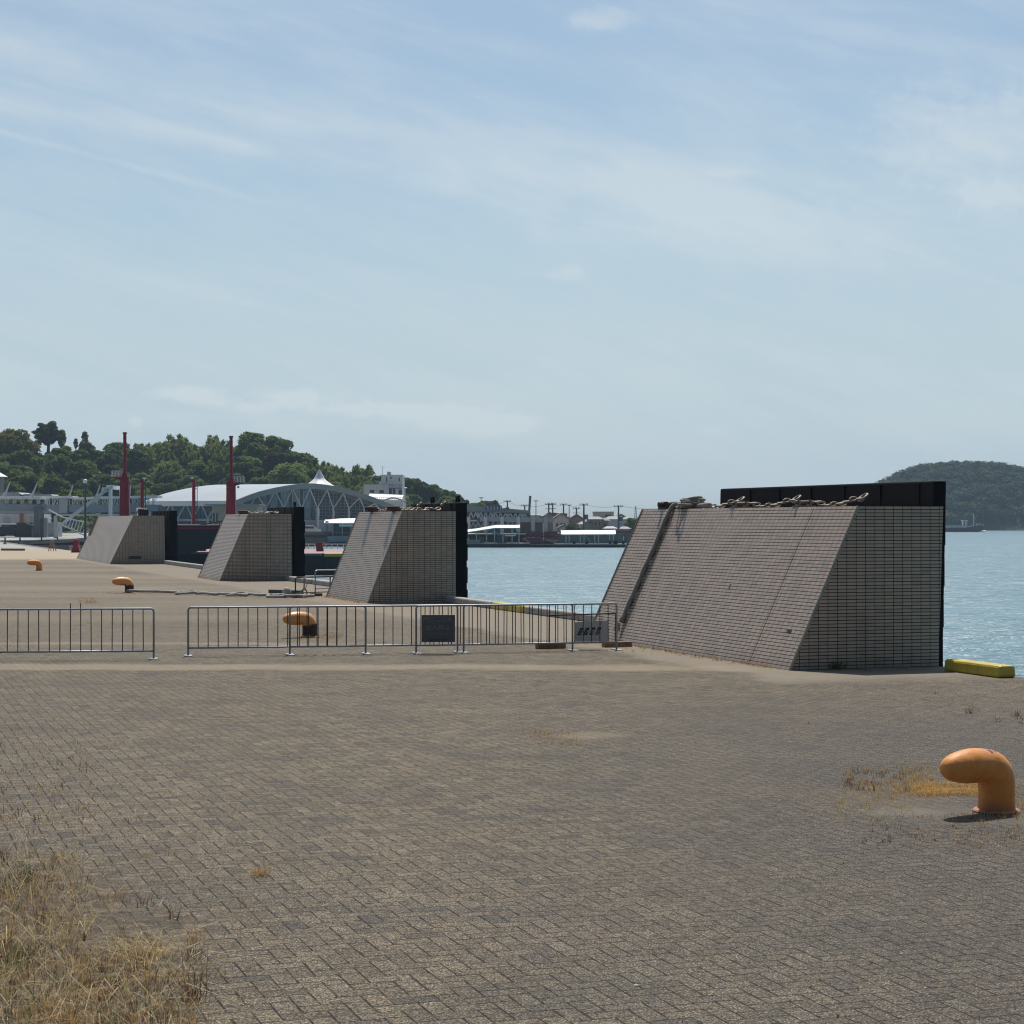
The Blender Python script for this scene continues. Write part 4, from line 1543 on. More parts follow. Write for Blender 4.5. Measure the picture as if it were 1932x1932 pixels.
def red_mast(xc, ytop, yjoin, side, d, label):
    k = K(d)
    c = P(xc, HZ, d)
    base = -0.34
    root = thing('red_mast', label, 'mast', (c.x, d, base), 0, 'tall red masts of the landing stage')
    Z = lambda y: CAM_H + (HZ - y) * k - base
    zc, zt = Z(yjoin), Z(ytop)
    mb = MB()
    w0, w1 = 9.8 * k, 8.0 * k
    prof = [(-w0, -w0 * .7), (w0 * .1, -w0 * 1.0), (w0, -w0 * .6), (w0, w0 * .8), (-w0, w0 * .8)]
    n = len(prof)
    v = [(p[0], p[1], 0) for p in prof] + [(p[0] * w1 / w0, p[1] * w1 / w0, zc) for p in prof]
    mb.add(v, [tuple(range(n))[::-1], tuple(range(n, 2 * n))] + [(i, (i + 1) % n, n + (i + 1) % n, n + i) for i in range(n)])
    mb.build('lower_column', M_RED, root, world=False)
    mb = MB()
    r = 3.1 * k
    mb.tube([(0, 0, zc - .2), (0, 0, zt - 2.6 * k), (0, 0, zt - 2.6 * k + .001)], [r * 1.12, r, r], 14)
    mb.tube([(0, 0, zt - 3.0 * k), (0, 0, zt)], r * 1.32, 14)
    for q in (0.12, 0.42, 0.72):
        z = zt - (zt - zc) * q
        mb.tube([(0, 0, z - .035), (0, 0, z + .035)], r * 1.10, 14)
    mb.build('upper_tube', M_RED, root, world=False)
    mb = MB()
    mb.box((-8.5 * k, -5 * k, zc - 0.5 * k), (8.5 * k, 5 * k, zc + 5.5 * k))
    mb.box((-5.5 * k, -4 * k, zc + 5.5 * k), (5.5 * k, 4 * k, zc + 12 * k))
    mb.box((side * 5.5 * k - 2 * k, -3 * k, zc + 8 * k), (side * 5.5 * k + 2 * k, 3 * k, zc + 13 * k))
    mb.prism([(-side * 6 * k, -2 * k, zc + 6 * k), (-side * 3 * k, -2 * k, zc + 6 * k), (-side * 3 * k, -2 * k, zc + 16 * k)], (0, 4 * k, 0))
    mb.build('head_block', M_RED, root, world=False)
    mb = MB()
    s = side
    mb.prism([(s * 5 * k, -4 * k, zc + 6.0 * k), (s * 24 * k, -4 * k, zc + 6.0 * k), (s * 24 * k, -4 * k, zc + 4.8 * k), (s * 8 * k, -4 * k, zc + 0.5 * k), (s * 5 * k, -4 * k, zc + 0.5 * k)], (0, 8 * k, 0))
    mb.build('platform', M_RED, root, world=False)
    mb = MB()
    for yy in (-3.6 * k, 3.6 * k):
        for zz in (9.5, 13.2, 17.5):
            mb.beam((s * 6 * k, yy, zc + zz * k), (s * 24 * k, yy, zc + zz * k), 0.055)
        for xx in (6, 12, 18, 24):
            mb.beam((s * xx * k, yy, zc + 6 * k), (s * xx * k, yy, zc + 17.5 * k), 0.05)
    mb.build('platform_railing', M_STEELW, root, world=False)
    mb = MB()
    x = -side * 7.5 * k
    mb.tube([(x, 0, zc - 2.5 * k), (x, 0, zc - 8.5 * k)], 1.7 * k, 8)
    mb.tube([(x, 0, zc - 8 * k), (x - side * 1.2 * k, 0, 0.3)], 0.7 * k, 6)
    mb.build('hoist_cable', M_HULL, root, world=False)
    mb = MB()
    mb.lathe((s * 14 * k, -3 * k, zc - 4.2 * k), [(1.2 * k, 0), (2.6 * k, 1.2 * k), (2.6 * k, 2.6 * k), (.4 * k, 4.6 * k)], 10)
    mb.build('floodlight', M_STEELW, root, world=False)


red_mast(235.5, 815.5, 906, -1, 153, 'tall red mast above the farthest tiled block, platform on its left')
red_mast(436, 822.5, 917, 1, 153, 'tall red mast above the third tiled block, platform on its right')


def red_post(xc, ytop, d, label, lamp):
    k = K(d)
    c = P(xc, HZ, d)
    root = thing('red_post', label, 'post', (c.x, d, -0.34), 0, 'short red posts of the landing stage')
    zt = CAM_H + (HZ - ytop) * k + 0.34
    mb = MB()
    mb.tube([(0, 0, 0), (0, 0, zt * .15), (0, 0, zt)], [4.6 * k, 3.6 * k, 3.2 * k], 6)
    mb.cbox((0, 0, zt + .1), (7 * k, 7 * k, 0.22))
    mb.build('column', M_RED, root, world=False)
    mb = MB()
    mb.cbox((lamp * 3.5 * k, 0, zt + .30), (5 * k, 4 * k, 0.14))
    mb.build('lamp', M_LAMPG, root, world=False)
    mb = MB()
    mb.tube([(6.5 * k, 0, zt * .25), (6.5 * k, 0, zt * 1.02)], 0.7 * k, 6)
    for q in (.3, .5, .7, .9):
        mb.beam((2 * k, 0, zt * q), (6.5 * k, 0, zt * q), 0.05)
    mb.build('cable_tray', M_DARKMETAL, root, world=False)


red_post(268, 909, 158, 'short red post right of the tall mast with the left-hand platform', 1)
red_post(365.5, 909, 158, 'short red post with a lamp rising behind the red ramp edge', -1)


# ------------------------------------------------------------------ far end of the quay on the left
g = G(142.5, 1042.5)
k = K(g.y)
mb = MB()
mb.prism([(g.x - 9 * k, g.y, 0), (g.x + 9.5 * k, g.y, 0), (g.x + 9.5 * k, g.y, 2.5 * k), (g.x + 7 * k, g.y, 4 * k), (g.x + 4 * k, g.y, 14 * k), (g.x + 4 * k, g.y, 24 * k), (g.x - 4 * k, g.y, 24 * k), (g.x - 5 * k, g.y, 12 * k)], (0, 0.6, 0))
tag(mb.build('red_bitt', M_RED, loc=g, bevel=0.02), 'stout dark red iron bitt left of the farthest tiled block', 'bitt')

for x, y, lab in ((9.6, 1026.7, 'dark guard post at the left edge on the pale apron'), (37.7, 1026.2, 'dark guard post on the pale apron, second from the left edge'),
                  (78.4, 1025, 'dark guard post on the apron below the grey pillar'), (108.4, 1024.6, 'dark guard post on the apron just right of the grey pillar')):
    g = G(x, y)
    root = thing('guard_post', lab, 'post', g, 0, 'guard posts along the apron')
    mb = MB()
    mb.tube([(0, 0, 0.05), (0, 0, 0.62)], 0.075, 8)
    mb.build('shaft', M_DARKMETAL, root, world=False)
    mb = MB()
    mb.lathe((0, 0, 0), [(0.21, 0), (0.20, 0.07), (0.09, 0.11)], 12)
    mb.build('foot', M_DARKMETAL, root, world=False)

g = G(96.5, 1040)
k = K(g.y)
mb = MB()
for s in (-1, 1):
    mb.beam(g + Vector((s * 5 * k, 0, 0)), g + Vector((s * 1.5 * k, 0.2, 20 * k)), 0.05)
    mb.beam(g + Vector((s * 5 * k, 0.7, 0)), g + Vector((s * 1.5 * k, 0.3, 20 * k)), 0.05)
    mb.beam(g + Vector((-4 * k, 0.0, 6 * k)), g + Vector((4 * k, 0.0, 6 * k)), 0.04)
mb.beam(g + Vector((-3 * k, 0.1, 13 * k)), g + Vector((3 * k, 0.1, 13 * k)), 0.04)
tag(mb.build('folding_stand', M_PINK, loc=g), 'thin pinkish folding stand left of the red bitt', 'stand')

mb = MB()
a, b = G(3, 1038.8), G(46, 1039.0)
mb.beam(a + Vector((0, 0, 0.08)), b + Vector((0, 0, 0.08)), 0.2, 0.16)
tag(mb.build('timber_beam', M_WOOD, loc=a), 'weathered timber beam lying on the sandy ground at the far left', 'beam')

root = thing('painted_shade_kerb', 'pale-topped quay kerb with its shading painted dark red, behind the red bitt', 'wall', G(110, 1028))
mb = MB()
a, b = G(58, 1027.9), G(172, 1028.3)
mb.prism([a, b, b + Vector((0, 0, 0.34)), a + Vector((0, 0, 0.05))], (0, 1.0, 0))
mb.build('face', M_REDDK, root)  # dark red slab stands for the shading of the far quay edge
mb = MB()
mb.prism([a + Vector((0, -.02, 0.055)), b + Vector((0, -.02, 0.345)), b + Vector((0, -.02, 0.62)), a + Vector((0, -.02, 0.30))], (0, 6.0, 0))
mb.build('coping', M_CURB, root)

# white parking lines on the apron
mb = MB()
for y0, x0, x1 in ((1019.5, -20, 66), (1016.6, -20, 64), (1013.8, -20, 60)):
    a, b = G(x0, y0), G(x1, y0 - 0.6)
    mb.poly([(a.x, a.y, 0.003), (b.x, b.y, 0.003), (b.x, b.y + 3.0, 0.003), (a.x, a.y + 3.0, 0.003)])
tag(mb.build('road_markings', M_WHITE), kind='structure')


# ------------------------------------------------------------------ elevated walkway and boarding bridge
d = 256
k = K(d)
root = thing('elevated_walkway', 'grey elevated walkway with a scalloped white roof edge on a thick pillar', 'walkway', P(40, HZ, d) * 1)
root.location.z = 0
ROOTM[root.name] = Matrix.Translation(root.location)
mb = MB()
for i in range(34):
    x = -60 + i * 4.1
    a, b = P(x, 936.5, d), P(x + 3.2, 941.5, d)
    mb.box((a.x, d, b.z), (b.x, d + 4.2, a.z + 0.05 * (i % 2)))
mb.build('roof', M_WHITE, root)
mb = MB()
a, b = P(-60, 951.5, d), P(90, 962.8, d)
mb.box((a.x, d, b.z), (b.x, d + 0.12, a.z))
mb.box((a.x, d + 4.0, b.z), (b.x, d + 4.12, a.z))
mb.build('deck_panel', M_HULLG, root)
mb = MB()
a, b = P(-60, 963.2, d), P(90, 967.8, d)
mb.box((a.x, d - 0.1, b.z), (b.x, d + 4.2, a.z))
mb.build('deck_beam', M_PANEL, root)
mb = MB()
for i in range(10):
    x = -50 + i * 15
    mb = MB()
    mb.beam(P(x, 951, d + .3), P(x, 941, d + .3), 0.12)
    mb.beam(P(x, 951, d + .3), P(x + 7, 941, d + .3), 0.10)
    mb.beam(P(x + 4, 951, d + 3.8), P(x + 4, 941, d + 3.8), 0.2)
    mb.build('side_lattice', M_STEELW, root)
mb = MB()
a, b = P(68.5, 955.5, d), P(85.5, HZ, d)
mb.box((a.x, d - 1.3, 0), (a.x + (b.x - a.x) * .62, d + 1.2, a.z))
mb.box((a.x + (b.x - a.x) * .62, d - 0.8, 0), (b.x, d + 1.2, a.z - 1.6))
mb.build('pillar', M_PANELD, root)
mb = MB()
a, b = P(-60, 929.5, d + 8), P(34, 936, d + 8)
mb.prism([P(-60, 936, d + 8), P(46, 936, d + 8), P(34, 929, d + 8), P(-60, 929, d + 8)], (0, 6, 0))
mb.prism([P(34, 936, d + 8), P(100, 937, d + 8), P(96, 932.5, d + 8), P(46, 932, d + 8)], (0, 4, 0))
mb.build('upper_roof', M_PANEL, root)
for x in (8, 60):
    mb = MB()
    mb.tube([P(x, 936, d - .2), P(x + 4, 927, d - .2), P(x + 11, 909, d - .2)], [0.26, 0.13, 0.05], 6)
    mb.build('leaning_pole', M_STEELW, root)

d = 246
k = K(d)
c = P(200, HZ, d)
root = thing('boarding_bridge', 'white covered boarding bridge with trussed sides and a lifting pylon behind the farthest tiled block', 'boarding bridge', (c.x, d, 0))
mb = MB()
for (xa, ya, xb, yb) in ((86, 935.5, 137, 936.2), (138, 938.5, 200, 936.4), (201, 936.6, 297, 934.8)):
    mb.prism([P(xa, ya, d), P(xb, yb, d), P(xb, yb + 4.2, d), P(xa, ya + 4.2, d)], (0, 3.4, 0))
mb.build('roof', M_WHITE, root)
mb = MB()
for (xa, xb, y0, y1) in ((87, 128, 953, 968), (130, 297, 952, 966.5)):
    a, b = P(xa, y0, d), P(xb, y1, d)
    mb.box((a.x, d, b.z), (b.x, d + .1, a.z))
    mb.box((a.x, d + 3.2, b.z), (b.x, d + 3.3, a.z))
    mb.box((a.x, d + .1, b.z), (b.x, d + 3.2, b.z + .2))
mb.build('side_panel', M_HULLG, root)
mb = MB()
for i in range(22):
    x = 90 + i * 9.4
    mb = MB()
    mb.beam(P(x, 953, d + .06), P(x, 940, d + .06), 0.09)
    mb.beam(P(x, 953, d + .06), P(x + 8 * (1 if i % 2 else -1), 940, d + .06), 0.08)
    mb.beam(P(x + 3, 953, d + 3.2), P(x + 3, 940, d + 3.2), 0.12)
    mb.build('truss_lattice', M_STEELW, root)
mb = MB()
a, b = P(112, 941, d - .3), P(127, 968, d - .3)
mb.box((a.x, d - .3, b.z), (b.x, d - .15, a.z))
mb.build('door', M_PANEL, root)
mb = MB()
a = P(105, 970, d)
b = P(300, 973, d)
mb.box((a.x, d + .2, b.z), (b.x, d + 3.0, a.z))
mb.build('deck_beam', M_STEELW, root)
mb = MB()
a, b = P(206, 915, d - 2), P(211.5, HZ, d - 2)
mb.box((a.x, d - 2.4, 0), (b.x, d - 1.8, a.z))
mb.box((a.x, d + 4.4, 0), (b.x, d + 5.0, a.z))
a2 = P(203, 919, d - 2)
mb.box((a.x - .3, d - 2.3, a.z - .5), (b.x, d + 4.9, a.z - .05))
mb.build('pylon', M_WHITE, root)
mb = MB()
mb.beam(P(202, 924, d - 2.6), P(114, 991, d - 2.6), 0.36)
mb.beam(P(196, 924, d - 2.9), P(180, 948, d - 2.9), 0.28)
mb.beam(P(114, 991, d - 2.6), P(104, 1012, d - 2.6), 0.30)
mb.beam(P(207, 921, d - 2.6), P(193, 921, d - 2.6), 0.25)
mb.beam(P(193, 921, d - 2.6), P(193, 934, d - 2.6), 0.2)
mb.build('boom', M_STEELW, root)
mb = MB()
for (xa, ya, xb, yb) in ((92, 962, 118, 976), (118, 976, 160, 985), (118, 991, 146, 1003), (135, 1000, 160, 1010), (84, 972, 97, 979)):
    mb.beam(P(xa, ya, d - 3), P(xb, yb, d - 3), 0.16)
for i in range(7):
    x = 125 + i * 5.6
    mb.beam(P(x + 4, 978 + i * 1.1, d - 3), P(x - 2, 993 + i * 2.0, d - 3), 0.09)
mb.build('gangway_stair', M_WHITE, root)
mb = MB()
a, b = P(99.5, 973, d), P(105, HZ, d)
mb.box((a.x, d + .5, 0), (b.x, d + 1.0, a.z))
mb.build('leg', M_STEELW, root)
for x in (182, 243, 131):
    mb = MB()
    mb.tube([P(x, 937, d - .3), P(x + 2, 930, d - .3), P(x + 7 if x < 200 else x + 4, 914, d - .3)], [0.18, 0.10, 0.04], 6)
    mb.build('leaning_pole', M_STEELW, root)
mb = MB()
a, b = P(118, 986, d + 3.5), P(142, 990, d + 3.5)
mb.box((a.x, d + 3.6, b.z), (b.x, d + 3.8, a.z))
mb.build('blue_board', M_BLUE, root)

# sheds and vehicles under the walkway
root = thing('harbour_shed', 'white harbour shed with a roller shutter under the grey walkway', 'shed', (P(20, HZ, 284).x, 284, 0))
mb = MB()
a, b = P(-60, 969, 284), P(66, HZ, 284)
mb.box((a.x, 284, 0), (b.x, 294, a.z))
mb.build('wall', M_WALLW, root)
for x0, x1, y0 in ((6, 20, 975), (-20, -6, 975), (57, 67, 974)):
    mb = MB()
    a, b = P(x0, y0, 284), P(x1, HZ, 284)
    mb.box((a.x, 283.9, 0.0), (b.x, 284.02, a.z))
    mb.build('shutter', M_PANEL, root)
mb = MB()
a, b = P(38, 968, 283), P(45, HZ, 283)
mb.box((a.x, 282.6, 0), (b.x, 283.4, a.z))
mb.build('column', M_WOOD, root)

d = 262
mb = MB()
a, b = P(31, 986, d), P(60, HZ, d)
mb.box((a.x, d, 0.0), (b.x, d + 2.4, a.z))
for i in range(9):
    x = a.x + (b.x - a.x) * (i + .5) / 9
    mb.box((x - .05, d - .05, 0.1), (x + .05, d, a.z - .1))
tag(mb.build('storage_container', M_DARKMETAL, loc=(a.x, d, 0)), 'dark storage container under the grey walkway', 'container')
mb = MB()
mb.prism([P(50, 987, d - .5), P(69, 992, d - .5), P(69, 994.5, d - .5), P(50, 989, d - .5)], (0, 3, 0))
tag(mb.build('awning', M_GREENC, loc=P(55, 990, d)), 'green sheet awning beside the dark container under the walkway', 'awning')
mb = MB()
a, b = P(90, 988, 268), P(108, HZ, 268)
mb.box((a.x, 268, 0), (b.x, 271, a.z))
mb.box((a.x, 267.9, a.z), (b.x, 271.1, a.z + .15))
tag(mb.build('equipment_cabinet', M_PANEL, loc=(a.x, 268, 0)), 'grey equipment cabinet to the right of the walkway pillar', 'cabinet')


def car(loc, rz, paint, label, s=1.0, van=False):
    root = thing('parked_car', label, 'car', loc, rz, 'vehicles parked at the harbour')
    mb = MB()
    h = 1.85 if van else 1.45
    prof = [(-2.1, .28), (2.1, .28), (2.15, .75), (1.5 if not van else 1.95, .9), (.75 if not van else 1.6, h), (-1.5 if not van else -2.0, h), (-2.05, .95)]
    mb.prism([(x * s, -.8 * s, z * s) for x, z in prof], (0, 1.6 * s, 0))
    mb.build('body', paint, root, world=False, bevel=0.06)
    mb = MB()
    for y in (-.81, .79):
        mb.box((-1.3 * s, y * s, .95 * s), (.85 * s, (y + .02) * s, (h - .15) * s))
    mb.build('window', M_GLASS, root, world=False)
    for x in (-1.3, 1.3):
        for y in (-.78, .62):
            mb = MB()
            mb.tube([(x * s, y * s, .31 * s), (x * s, (y + .18) * s, .31 * s)], .31 * s, 12)
            mb.build('wheel', M_TYRE, root, world=False)


car((P(12, HZ, 266).x, 266, 0), 0.3, M_CARD, 'dark car parked under the walkway at the left edge')
car((P(22, HZ, 272).x, 272, 0), 0.05, M_CARW, 'white van with a pale roof parked beside the dark container', van=True)
car((P(582, HZ, 326).x, 326, 0), 0.2, M_CARW, 'white car parked in front of the arched terminal building')


def lamp_post(x, ytop, d, label, kind, mat=M_DARKMETAL, ybase=None, r=0.07, group='street lamps round the harbour'):
    c = P(x, ytop, d)
    z0 = 0.0 if ybase is None else P(x, ybase, d).z
    root = thing('street_lamp', label, 'street lamp', (c.x, d, z0), 0, group)
    h = c.z - z0
    mb = MB()
    mb.tube([(0, 0, 0), (0, 0, h * .3), (0, 0, h)], [r * 1.4, r * 1.1, r * .7], 8)
    mb.build('pole', mat, root, world=False)
    mb = MB()
    if kind == 'globe':
        mb.lathe((0, 0, h - .05), [(.06, 0), (.24, .14), (.28, .3), (.2, .48), (.04, .56)], 12)
        mb.build('globe', M_LAMPG, root, world=False, smooth=True)
    else:
        w = .55 if kind == 'disc' else .4
        mb.lathe((0, 0, h), [(.1, -.12), (w, -.02), (w, .06), (.1, .16)], 12)
        mb.build('lamp_head', mat if kind == 'disc' else M_STEELW, root, world=False)


lamp_post(160.8, 911.5, 236, 'dark street lamp with a white globe in front of the boarding bridge', 'globe', r=0.13)
lamp_post(617, 988, 300, 'dark quay lamp with a white globe in front of the arched terminal', 'globe', ybase=1032, r=0.09)

# tent tower at the left edge
root = thing('tent_tower', 'dark tower with a white tent roof at the left edge', 'tower', (P(-32, HZ, 300).x, 300, 0))
mb = MB()
c = P(-32, HZ, 300)
k = K(300)
mb.lathe((c.x, 300, 0), [(39 * k, 0), (39 * k, P(0, 899, 300).z)], 8, .39)
mb.build('drum', M_PANELD, root)
mb = MB()
mb.lathe((c.x, 300, P(0, 899.5, 300).z), [(46 * k, 0), (30 * k, 9 * k), (16 * k, 20 * k), (8 * k, 34 * k), (1 * k, 52 * k)], 16)
mb.build('tent_roof', M_ROOFW, root)


# ------------------------------------------------------------------ arched terminal building
dA, dB = 315.0, 345.0
def dAt(x): return dA + (x - 440) / 305.0 * (dB - dA)
arch_px = [(440, 946), (455, 940), (470, 934), (485, 929), (500, 925), (520, 920.5), (540, 917), (558, 914.5), (575, 913), (592, 913.2), (610, 915), (630, 918.2), (650, 922.5), (670, 928), (690, 934.5), (705, 940), (720, 946), (735, 952.5), (748, 958.5)]
arch = [P(x, y, dAt(x)) for x, y in arch_px]
offv = P(268, 943.5, 322) - P(440, 946, 315)
offv.z = 0.0
inn = Vector((offv.x, offv.y, 0)).normalized()
root = thing('terminal_building', 'large terminal building with a white arched roof and glazed gable on V struts', 'building', (P(520, HZ, 330).x, 330, 0))
mb = MB()
m = len(arch)
for i in range(m - 1):
    a, b = arch[i], arch[i + 1]
    for j in range(6):
        o1, o2 = offv * (j / 6), offv * ((j + 1) / 6)
        mb.poly([a + o1, b + o1, b + o2, a + o2])
mb.build('roof', M_ROOFM, root)
mb = MB()
a, b = arch[0], arch[0] + offv
mb.prism([a + Vector((0, -.15, .12)), b + Vector((0, -.15, .12)), b + Vector((0, -.15, -.75)), a + Vector((0, -.15, -.75))], (0, .5, 0))
mb.build('eave', M_ROOFW, root)
mb = MB()
T = Vector((0, 0, -0.95))
for i in range(m - 1):
    a, b = arch[i] - inn * .25 + Vector((0, 0, .1)), arch[i + 1] - inn * .25 + Vector((0, 0, .1))
    mb.poly([a, b, b + T, a + T])
    mb.poly([a + T, b + T, b + T + inn * 2.5, a + T + inn * 2.5])
    mb.poly([a, b, b + inn * .3, a + inn * .3])
mb.build('arch_fascia', M_FASCIA, root)
# glazed gable wall, set back
def gz(x): # height under the arch at picture column x
    for (xa, ya), (xb, yb) in zip(arch_px[:-1], arch_px[1:]):
        if xa <= x <= xb:
            t = (x - xa) / (xb - xa)
            return P(x, ya + (yb - ya) * t, dAt(x)).z
    return 0
zf = P(0, 981, 330).z
def gpt(x, z, inset=1.9):
    p = P(x, HZ, dAt(x)) + inn * inset
    return Vector((p.x, p.y, z))
mb, mb2, mb3 = MB(), MB(), MB()
xs = list(range(444, 746, 7))
for i, x in enumerate(xs[:-1]):
    x2 = xs[i + 1]
    blue = (512 <= x <= 600) and (i % 3 != 2)
    tgt = mb2 if blue else mb
    tgt.poly([gpt(x, zf), gpt(x2 - .6, zf), gpt(x2 - .6, max(gz(x2) - .9, zf)), gpt(x, max(gz(x) - .9, zf))])
    mb3.poly([gpt(x2 - .6, zf, 1.93), gpt(x2, zf, 1.93), gpt(x2, max(gz(x2) - .9, zf), 1.93), gpt(x2 - .6, max(gz(x2) - .9, zf), 1.93)])
mb.build('gable_glazing', M_GLASS, root)
mb2.build('pale_glazing', M_GLASSB, root)
mb3.build('mullion', M_PANEL, root)
mb = MB()
for i in range(9):
    z = zf + 0.25 + i * .55
    xl, xr = 604, 740
    while xr > xl and gz(xr) - 1.0 < z: xr -= 2
    if xr > xl + 6:
        mb.beam(gpt(xl, z, 1.75), gpt(xr, z, 1.75), 0.10, 0.20)
    xl2 = 446
    while gz(xl2) - 1.0 < z: xl2 += 2
    if xl2 < 505:
        mb.beam(gpt(xl2, z, 1.75), gpt(510, z, 1.75), 0.10, 0.14)
mb.build('louvre', M_PANELD, root)
mb = MB()
mb.poly([gpt(440, 0, 1.4), gpt(748, 0, 1.4), gpt(748, zf, 1.4), gpt(440, zf, 1.4)])
mb.poly([gpt(440, zf, 1.4), gpt(748, zf, 1.4), gpt(748, zf, 2.0), gpt(440, zf, 2.0)])
mb.build('ground_floor', M_PANEL, root)
for x in (577, 583, 589, 595, 612, 616, 620):
    mb = MB()
    w, hh = (2.2, 2.1) if x < 600 else (2.0, .9)
    mb.poly([gpt(x, .15, 1.36), gpt(x + w, .15, 1.36), gpt(x + w, .15 + hh, 1.36), gpt(x, .15 + hh, 1.36)])
    mb.build('window', M_GLASS, root)
tops = [(451, 945), (484, 933), (518, 926), (551, 922), (583.6, 922), (616, 924), (647, 931), (677, 939), (706, 950)]
bots = [(467, 962), (500, 960), (534, 958), (568, 958.5), (598, 958.5), (627.7, 959.5), (657, 959.5), (686.7, 960), (716, 961)]
mb = MB()
for i, (bx, by) in enumerate(bots):
    bp = P(bx, by, dAt(bx)) - inn * .1
    for t in (i, i + 1):
        if t < len(tops):
            tx, ty = tops[t]
            mb.tube([bp, P(tx, ty, dAt(tx)) - inn * .1], 0.11, 6)
mb.build('strut', M_STEELW, root)
for bx, by in bots:
    mb = MB()
    bp = P(bx, by, dAt(bx))
    q = bp + Vector((.5, 0, 0))
    mb.tube([bp, bp + Vector((.12, 0, -.7)), Vector((q.x - .45, q.y, zf + .2)), Vector((q.x - .6, q.y, 0))], [.20, .24, .22, .22] if bx != 598 else [.4, .35, .35, .35], 8)
    mb.build('column', M_STEELW, root)
# long side below the eave
a0, c0 = P(440, HZ, 315) + Vector((0, 1.6, 0)), P(268, HZ, 322) + Vector((0, 1.6, 0))
def spt(t, z, s=0.0):
    p = a0.lerp(c0, t)
    return Vector((p.x, p.y - s, z))
ze = arch[0].z - .7
zs = P(0, 983, 318).z
mb = MB()
mb.poly([spt(0, zs), spt(1, zs), spt(1, ze), spt(0, ze)])
mb.build('side_glazing', M_GLASSB, root)
mb = MB()
for i in range(25):
    mb.beam(spt(i / 24, zs, .08), spt(i / 24, ze, .08), .12)
for z in (zs + .8, zs + 1.9):
    mb.beam(spt(0, z, .08), spt(1, z, .08), .1)
mb.build('side_mullion', M_PANELD, root)
mb = MB()
mb.poly([spt(0, 0, .15), spt(1, 0, .15), spt(1, zs, .15), spt(0, zs, .15)])
mb.build('side_wall', M_PANELD, root)
mb = MB()
mb.prism([spt(0, zs, .5), spt(1, zs, .5), spt(1, zs + .35, .5), spt(0, zs + .35, .5)], (0, .4, 0))
mb.build('side_ledge', M_STEELW, root)
mb = MB()
for i in range(6):
    t0 = i / 6 + .05
    bp = spt(t0 + .06, zs + .35, 1.3)
    mb.tube([spt(t0 - .03, ze + .3, 1.3), bp], .11, 6)
    mb.tube([spt(t0 + .13, ze + .3, 1.3), bp], .11, 6)
    mb.tube([bp, Vector((bp.x, bp.y, 0))], .24, 8)
mb.build('side_strut', M_STEELW, root)
# white tent lantern on the roof
c = P(602.5, HZ, 340)
k = K(340)
z0 = P(0, 925.5, 340).z
mb = MB()
pr = [(46, 0), (38, 2.6), (30, 7.6), (23, 12.2), (16.5, 16.6), (12, 20.3), (10.2, 22.4), (9.0, 24.6)]
mb.lathe((c.x, 340, z0), [(r * k, z * k) for r, z in pr], 10, .2)
mb.build('tent_roof', M_ROOFW, root)
mb = MB()
mb.lathe((c.x, 340, z0), [(8.2 * k, 24.4 * k), (8.6 * k, 25.6 * k), (1.0 * k, 39.5 * k)], 8, .2)
mb.build('tent_cap', M_STEELW, root)

# right hand annex of the terminal
root = thing('terminal_annex', 'white annex with a railed roof terrace at the right end of the arched terminal', 'building', (P(740, HZ, 347).x, 347, 0))
mb = MB()
a, b = P(697, 950, 347), P(760, HZ, 347)
mb.box((a.x, 347, P(0, 958, 347).z), (b.x, 356, P(0, 947.5, 347).z))
mb.box((a.x, 347.4, 0), (P(713, HZ, 347).x, 356, P(0, 958, 347).z))
mb.build('wall', M_WALLW, root)
mb = MB()
mb.box((P(713, 0, 347).x, 348.2, 0), (b.x, 355.8, P(0, 958.2, 347).z))
mb.build('recess', M_GLASS, root)
mb = MB()
for i in range(16):
    p = P(700 + i * 4, 947.5, 347.3)
    mb.beam(p, p + Vector((0, 0, .9)), .05)
mb.beam(P(699, 947.5, 347.3) + Vector((0, 0, .9)), P(761, 947.5, 347.3) + Vector((0, 0, .9)), .06)
mb.build('railing', M_STEELW, root)
mb = MB()
pts = [P(693 + 5 * i, 940.5 + 0.2 * i, 358) for i in range(0, 14)]
for p, q in zip(pts[:-1], pts[1:]):
    mb.poly([p, q, q + Vector((0, 6, 1.0)), p + Vector((0, 6, 1.0))])
mb.prism([P(690, 940.5, 358), P(757, 943, 358), P(757, 946, 358), P(690, 946, 358)], (0, .3, 0))
mb.build('terrace_roof', M_ROOFW, root)
mb = MB()
ap = [P(718 + i * 3.9, 945.5 - 7.0 * math.sin(math.pi * i / 12), 350) for i in range(13)]
for p, q in zip(ap[:-1], ap[1:]):
    mb.poly([p, q, q + Vector((0, 5, 0)), p + Vector((0, 5, 0))])
    mb.poly([p, q, q + Vector((0, 0, -.25)), p + Vector((0, 0, -.25))])
mb.build('arched_canopy', M_FASCIA, root)

